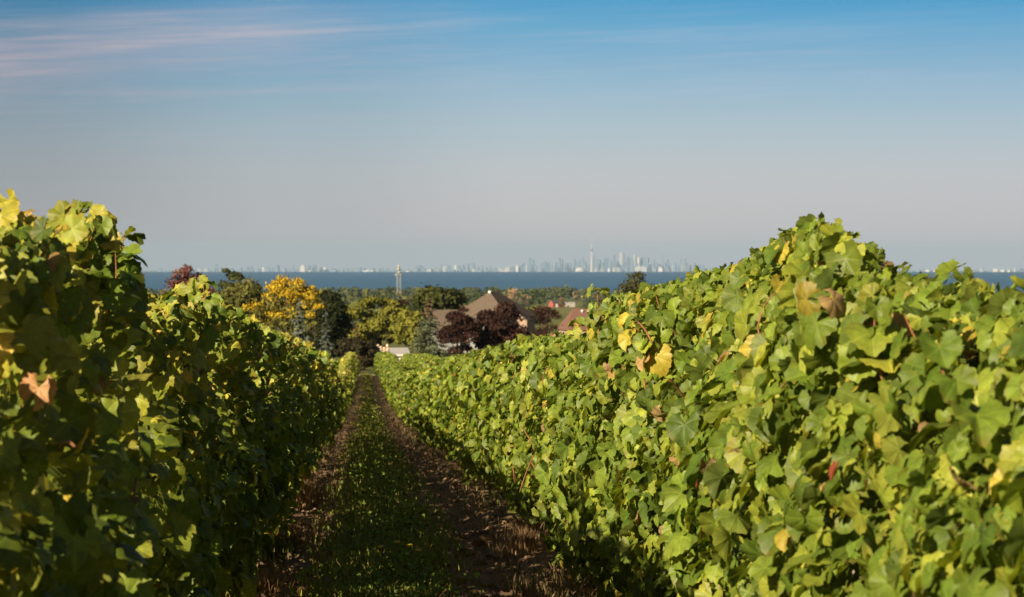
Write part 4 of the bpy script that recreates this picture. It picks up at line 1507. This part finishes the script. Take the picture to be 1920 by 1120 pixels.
def lattice_mast():
    Y = 3300.0
    x = X_at(747.5, Y)
    zg = gz(x, Y)
    root = empty('lattice_mast', (x, Y, zg), math.radians(14))
    tag(root, 'steel lattice mast with white antennas standing against the lake', 'mast')
    H = Z_at(503, Y) - zg
    a, b = 2.3, 1.5
    def cor(k, z):
        q = a + (b - a) * z / H
        return ((-q, -q, z), (q, -q, z), (q, q, z), (-q, q, z))[k]
    for k in range(4):
        MB().tube([cor(k, -0.3), cor(k, H)], 0.15, 6).build('leg', M['steel'], root, True)
    m = MB()
    n = 8
    for i in range(n):
        z0, z1 = H * i / n, H * (i + 1) / n
        for k in range(4):
            m.tube([cor(k, z0), cor((k + 1) % 4, z1)], 0.06, 4)
            m.tube([cor((k + 1) % 4, z0), cor(k, z1)], 0.06, 4)
            m.tube([cor(k, z1), cor((k + 1) % 4, z1)], 0.12, 4)
    m.build('brace', M['steel'], root)
    zp = Z_at(516, Y) - zg
    MB().lathe([(2.9, zp - 0.2), (2.9, zp + 0.2)], 8).build('platform', M['steel'], root)
    for k in range(4):
        an = math.pi / 2 * k + 0.3
        c, s = math.cos(an) * 4.2, math.sin(an) * 4.2
        f = MB().box(c - 0.4, c + 0.4, s - 0.4, s + 0.4, zp - 0.8, zp + 1.6).build('panel_antenna', M['dull_white'], root)
        MB().tube([(c * 0.5, s * 0.5, zp), (c * 0.9, s * 0.9, zp)], 0.13, 5).build('bracket', M['steel'], f)
    for k, z in enumerate((H - 1.0, H - 4.6)):
        m = MB()
        vs = m.lathe([(0.2, -0.8), (1.3, -0.5), (1.5, 0.7), (1.5, 1.0), (0.3, 1.1)], 14)
        rot = Matrix.Rotation(math.radians(90), 3, 'X')
        m.v = [tuple(rot @ Vector(p) + Vector((-0.6 + 0.5 * k, -2.4, z))) for p in m.v]
        m.build('drum_antenna', M['dull_white'], root, True)
    z = Z_at(497, Y) - zg
    MB().lathe([(1.2, H - 0.1), (1.2, z - 0.3), (0.4, z), (0.16, z + 0.2), (0.10, z + 1.6)], 10).build('top_antenna', M['dull_white'], root, True)


lattice_mast()

# ------------------------------------------------------------------ the skyline over the lake
YC = 48000.0
ZC = lake_z(YC)
M['city_blue'] = mat('tower_blue_glass', (0.10, 0.17, 0.26), 0.6, 0.3, 0.12, 0.02)
M['city_grey'] = mat('tower_grey', (0.16, 0.21, 0.28), 0.7, 0.2, 0.12, 0.02)
M['city_pale'] = mat('tower_pale', (0.34, 0.35, 0.37), 0.7, 0.2, 0.08, 0.02)
M['city_white'] = mat('tower_white', (0.52, 0.51, 0.50), 0.7, 0.2, 0.05, 0.02)
M['concrete'] = mat('pale_concrete', (0.58, 0.50, 0.50), 0.8, 0.1, 0.05, 0.02)


def skyline():
    A = lambda zx, zy, zw, t: (950 + zx / 4.8, 430 + zy / 4.8, zw / 4.8, t)
    B = lambda zx, zy, zw, t: (360 + zx / 3.2, 450 + zy / 3.2, zw / 3.2, t)
    b, g, p, w = 'blue', 'grey', 'pale', 'white'
    L = [B(*q) for q in ((-150, 180, 24, b), (-95, 176, 20, g), (-40, 172, 18, b), (20, 178, 20, b), (60, 170, 16, g), (100, 166, 14, b), (148, 142, 12, b), (172, 165, 16, g), (240, 170, 16, b), (290, 165, 14, b), (335, 160, 12, b), (360, 156, 14, b), (390, 165, 18, g), (430, 164, 14, w), (458, 160, 14, b), (510, 150, 16, b), (552, 168, 18, g), (582, 172, 16, b), (611, 146, 12, b),
                              (640, 166, 14, g), (664, 151, 22, w), (704, 152, 12, b), (720, 168, 12, g), (736, 149, 14, b), (770, 163, 18, g), (800, 166, 14, w), (842, 172, 22, b), (880, 176, 24, g), (925, 174, 20, b), (960, 170, 14, g), (985, 166, 14, b), (1010, 164, 14, b), (1050, 181, 26, w), (1085, 180, 16, p), (1115, 172, 18, g), (1141, 161, 14, b), (1170, 170, 18, g),
                              (1205, 176, 20, b), (1262, 178, 18, b), (1300, 187, 24, w), (1336, 168, 10, g), (1350, 153, 11, b), (1364, 150, 10, b), (1379, 154, 10, b), (1410, 176, 16, g), (1432, 172, 14, b), (1462, 166, 14, g), (1495, 146, 8, g), (1512, 160, 10, w), (1545, 154, 14, b), (1580, 149, 12, w), (1602, 154, 14, b), (1627, 150, 12, b), (1655, 141, 12, b), (1688, 136, 14, b),
                              (1715, 160, 14, g), (1742, 157, 12, b), (1765, 164, 14, g), (1792, 160, 12, b), (1822, 166, 16, g), (1852, 168, 18, p), (1885, 167, 14, w))]
    L += [A(*q) for q in ((10, 340, 18, p), (38, 350, 18, g), (62, 338, 16, b), (96, 322, 18, w), (124, 330, 18, b), (152, 305, 16, b), (182, 322, 16, p), (204, 256, 14, b), (231, 264, 15, b), (252, 282, 14, b), (285, 352, 14, w), (303, 312, 15, g), (330, 300, 17, b), (356, 291, 20, b), (382, 300, 20, b), (406, 308, 16, g), (429, 312, 14, p), (450, 298, 16, b),
                          (474, 255, 12, b), (496, 267, 20, b), (522, 302, 16, g), (546, 304, 18, b), (570, 300, 16, b), (608, 262, 14, b), (630, 290, 16, g), (658, 270, 16, b), (684, 254, 15, b), (704, 284, 12, g), (723, 294, 14, b),
                          (788, 228, 16, g), (814, 266, 12, b), (838, 271, 16, b), (861, 300, 16, g), (888, 254, 18, b), (909, 260, 16, b), (933, 276, 18, g), (971, 224, 13, b), (994, 284, 16, b), (1010, 286, 12, b), (1027, 206, 15, w), (1051, 215, 15, g), (1074, 302, 16, p), (1100, 250, 24, b), (1124, 258, 14, g), (1153, 222, 19, p), (1187, 250, 13, w), (1213, 254, 20, b), (1240, 248, 18, b),
                          (1266, 250, 20, b), (1292, 300, 16, p), (1325, 275, 15, b), (1350, 306, 16, g), (1376, 310, 16, b), (1408, 216, 11, g), (1427, 302, 14, b), (1450, 268, 14, b), (1476, 310, 14, g), (1500, 322, 14, p), (1516, 300, 13, b), (1542, 326, 16, g), (1570, 258, 13, b), (1605, 258, 16, b), (1628, 300, 13, g), (1655, 335, 16, p), (1695, 302, 15, b), (1722, 320, 15, b), (1746, 338, 13, g), (1770, 322, 13, b), (1793, 336, 14, p), (1825, 345, 15, g))]
    # low sunlit blocks in front along the shore
    low = [A(*q) for q in ((798, 350, 22, p), (858, 350, 22, p), (922, 352, 18, w), (965, 345, 20, p), (1000, 340, 30, p), (1080, 345, 26, b), (1178, 335, 34, w), (1215, 334, 30, p), (1248, 334, 34, p), (1335, 342, 26, g), (1393, 340, 30, w), (1440, 355, 30, g))]
    rr = random.Random(8)
    u = 1345.0
    while u < 1925:
        L.append((u, rr.uniform(502, 507.5), rr.uniform(3.5, 7), rr.choice((b, b, g, p, w))))
        u += rr.uniform(7, 15)
    u = 955.0
    while u < 1320:
        L.append((u, rr.uniform(494.5, 501) - (4 if 1090 < u < 1250 else 0) * rr.random(), rr.uniform(2.6, 4.6), rr.choice((b, b, b, g, p))))
        u += rr.uniform(5.5, 9.5)
    u = 300.0
    while u < 950:
        L.append((u, rr.uniform(502.5, 506.5), rr.uniform(3.5, 7.5), rr.choice((b, b, g, g, p))))
        u += rr.uniform(9, 17)
    L.sort(key=lambda q: q[0])
    marks = [(440, 'olive pine top'), (748, 'lattice mast'), (1087, 'white domed stadium'), (1109.5, 'needle tower'), (1164, 'bright white tower'), (1243.3, 'thin lone spire tower'), (1281, 'twin blue towers'), (1700, 'yellow leaf at the hedge top')]
    marks = [m for m in marks if m[1] not in ('olive pine top', 'yellow leaf at the hedge top')]
    names = {'blue': 'blue glass', 'grey': 'grey', 'pale': 'pale', 'white': 'white sunlit'}
    seen = {}
    all_ = [(q, False) for q in L] + [(q, True) for q in low]
    for (u, v, wpx, t), front in all_:
        Y = YC + (-900 if front else rr.uniform(-300, 1500))
        x = X_at(u, Y)
        zb = lake_z(Y)
        zt = Z_at(v, Y) - zb
        wd = wpx / F * Y * 1.3
        o = MB()
        dp = wd * rr.uniform(0.8, 1.3)
        st = rr.random()
        H = max(zt, 30.0)
        if front or H < 75:
            o.box(-wd / 2, wd / 2, -dp / 2, dp / 2, -2, H * 0.86)
            o.box(-wd * rr.uniform(.15, .4), wd * rr.uniform(.1, .4), -dp * .3, dp * .3, H * 0.86, H)
        elif st < 0.35:
            h1 = H * rr.uniform(0.6, 0.8)
            o.box(-wd / 2, wd / 2, -dp / 2, dp / 2, -2, h1)
            o.box(-wd * 0.36, wd * 0.36, -dp * 0.36, dp * 0.36, h1, H * 0.96)
            o.box(-wd * 0.16, wd * 0.16, -dp * 0.16, dp * 0.16, H * 0.96, H)
        elif st < 0.7:
            o.box(-wd / 2, wd / 2, -dp / 2, dp / 2, -2, H * 0.95)
            o.box(-wd * 0.42, wd * 0.12, -dp * 0.3, dp * 0.3, H * 0.95, H)
            o.box(wd / 2, wd * 0.78, -dp * 0.4, dp * 0.4, -2, H * rr.uniform(0.3, 0.62))
        else:
            o.lathe([(wd * 0.56, -2), (wd * 0.56, H * 0.9), (wd * 0.40, H * 0.97), (wd * 0.1, H)], 8)
        ob = o.build('skyline_tower', M['city_' + t])
        ob.location = (x, Y, zb)
        ob.rotation_euler = (0, 0, math.radians(rr.uniform(-32, 12)))
        hn = 'low block' if H < 95 else ('mid-height tower' if H < 190 else 'tall tower')
        if abs(u - 1164) < 1: lab = 'bright white tall tower right of the needle tower in the hazy skyline'
        elif abs(u - 1243.3) < 1: lab = 'thin lone spire tower standing out at the right of the hazy skyline'
        elif abs(u - 1277.1) < 1: lab = 'left one of the twin blue towers near the right end of the skyline'
        elif abs(u - 1284.4) < 1: lab = 'right one of the twin blue towers near the right end of the skyline'
        else:
            mk = min(marks, key=lambda m: abs(m[0] - u))
            sd = 'left' if u < mk[0] else 'right'
            key = (t, hn, front, mk[1], sd)
            seen.setdefault(key, []).append((abs(u - mk[0]), ob))
            lab = None
        tag(ob, lab, 'building', 'hazy skyline across the lake')
    def ordn(i):
        if i < len(ORD): return ORD[i]
        return f'{i + 1}th'
    for (t, hn, front, mk, sd), lst in seen.items():
        lst.sort(key=lambda q: q[0])
        for i, (_, ob) in enumerate(lst):
            ob['label'] = f"{names[t]} {hn} {'at the shoreline' if front else 'in the skyline'}, {ordn(i)} such {sd} of the {mk}"


skyline()


def needle_tower():
    Y = YC
    x = X_at(1109.3, Y)
    root = empty('observation_tower', (x, Y, ZC))
    tag(root, 'very tall slender concrete needle tower with a pod, above the whole skyline', 'tower', 'hazy skyline across the lake')
    top = Z_at(446, Y) - ZC
    m = MB()
    m.lathe([(27, -2), (19, 60), (15, 150), (12, 260), (10, 352)], 6)
    m.build('shaft', M['concrete'], root)
    MB().lathe([(10.5, 352.3), (20, 358), (24, 364), (24, 376), (17, 384), (9, 392)], 18).build('pod', M['city_grey'], root, True)
    MB().lathe([(8, 392.3), (6.5, 455)], 10).build('upper_shaft', M['concrete'], root, True)
    MB().lathe([(6.6, 455.3), (10, 458), (10, 464), (6, 468)], 14).build('small_pod', M['city_white'], root, True)
    MB().lathe([(5.0, 468.3), (4.6, 500), (3.4, 501), (3.0, 530), (2.0, 531), (1.2, top)], 8).build('antenna', M['city_white'], root, True)


needle_tower()


def stadium():
    Y = YC - 700
    x = X_at(1087.5, Y)
    root = empty('domed_stadium', (x, Y, lake_z(Y)))
    tag(root, 'white domed stadium low on the shore, left of the needle tower', 'stadium', 'hazy skyline across the lake')
    H = Z_at(501.5, Y) - lake_z(Y)
    R = 78.0
    MB().lathe([(R * 1.08, -2), (R * 1.08, 34), (R * 0.98, 40)], 24).build('wall', M['city_pale'], root, True)
    pr = [(R * 0.98 * math.cos(a), 40.2 + (H - 40) * math.sin(a)) for a in np.linspace(0, math.pi / 2 - 0.05, 9)]
    MB().lathe(pr, 24).build('dome', M['city_white'], root, True)


stadium()

# far shore under the city: low land, mostly below the horizon of the lake
xs = np.linspace(-14000, 14000, 700)
top = lake_z(52500) + 40 + 9 * fbm(xs * 0.004, 0.3, 71, 3) + 8 * fbm(xs * 0.0006, 0.7, 72, 2)
V = np.concatenate([np.stack([xs, xs * 0 + 50300, xs * 0 - 300], 1), np.stack([xs, xs * 0 + 52500, top], 1), np.stack([xs, xs * 0 + 58000, top + 5], 1)])
n = len(xs)
i = np.arange(n - 1)
o = link_mesh('far_shore_land', np_mesh('far_shore_land', V, np.concatenate([np.stack([i, i + 1, i + 1 + n, i + n], 1), np.stack([i + n, i + 1 + n, i + 1 + 2 * n, i + 2 * n], 1)])), mat('far_shore_land', (0.16, 0.19, 0.16), 0.9))
tag(o, kind='structure')

# ------------------------------------------------------------------ the air
HAZE_D = 1.9e-5


def haze():
    m = bpy.data.materials.new('haze')
    m.use_nodes = True
    m.node_tree.nodes.clear()
    g = NT(m.node_tree)
    v = g.new('ShaderNodeVolumePrincipled')
    v.inputs['Color'].default_value = (0.47, 0.64, 0.90, 1)
    v.inputs['Density'].default_value = HAZE_D
    v.inputs['Anisotropy'].default_value = 0.0
    out = g.new('ShaderNodeOutputMaterial')
    g.link(v.outputs[0], out.inputs['Volume'])
    b = MB().box(-24000, 24000, -400, 95000, -450, 375)
    o = b.build('haze', m)
    tag(o, 'pale blue air between the vineyard and the city', 'haze', kind='stuff')


haze()
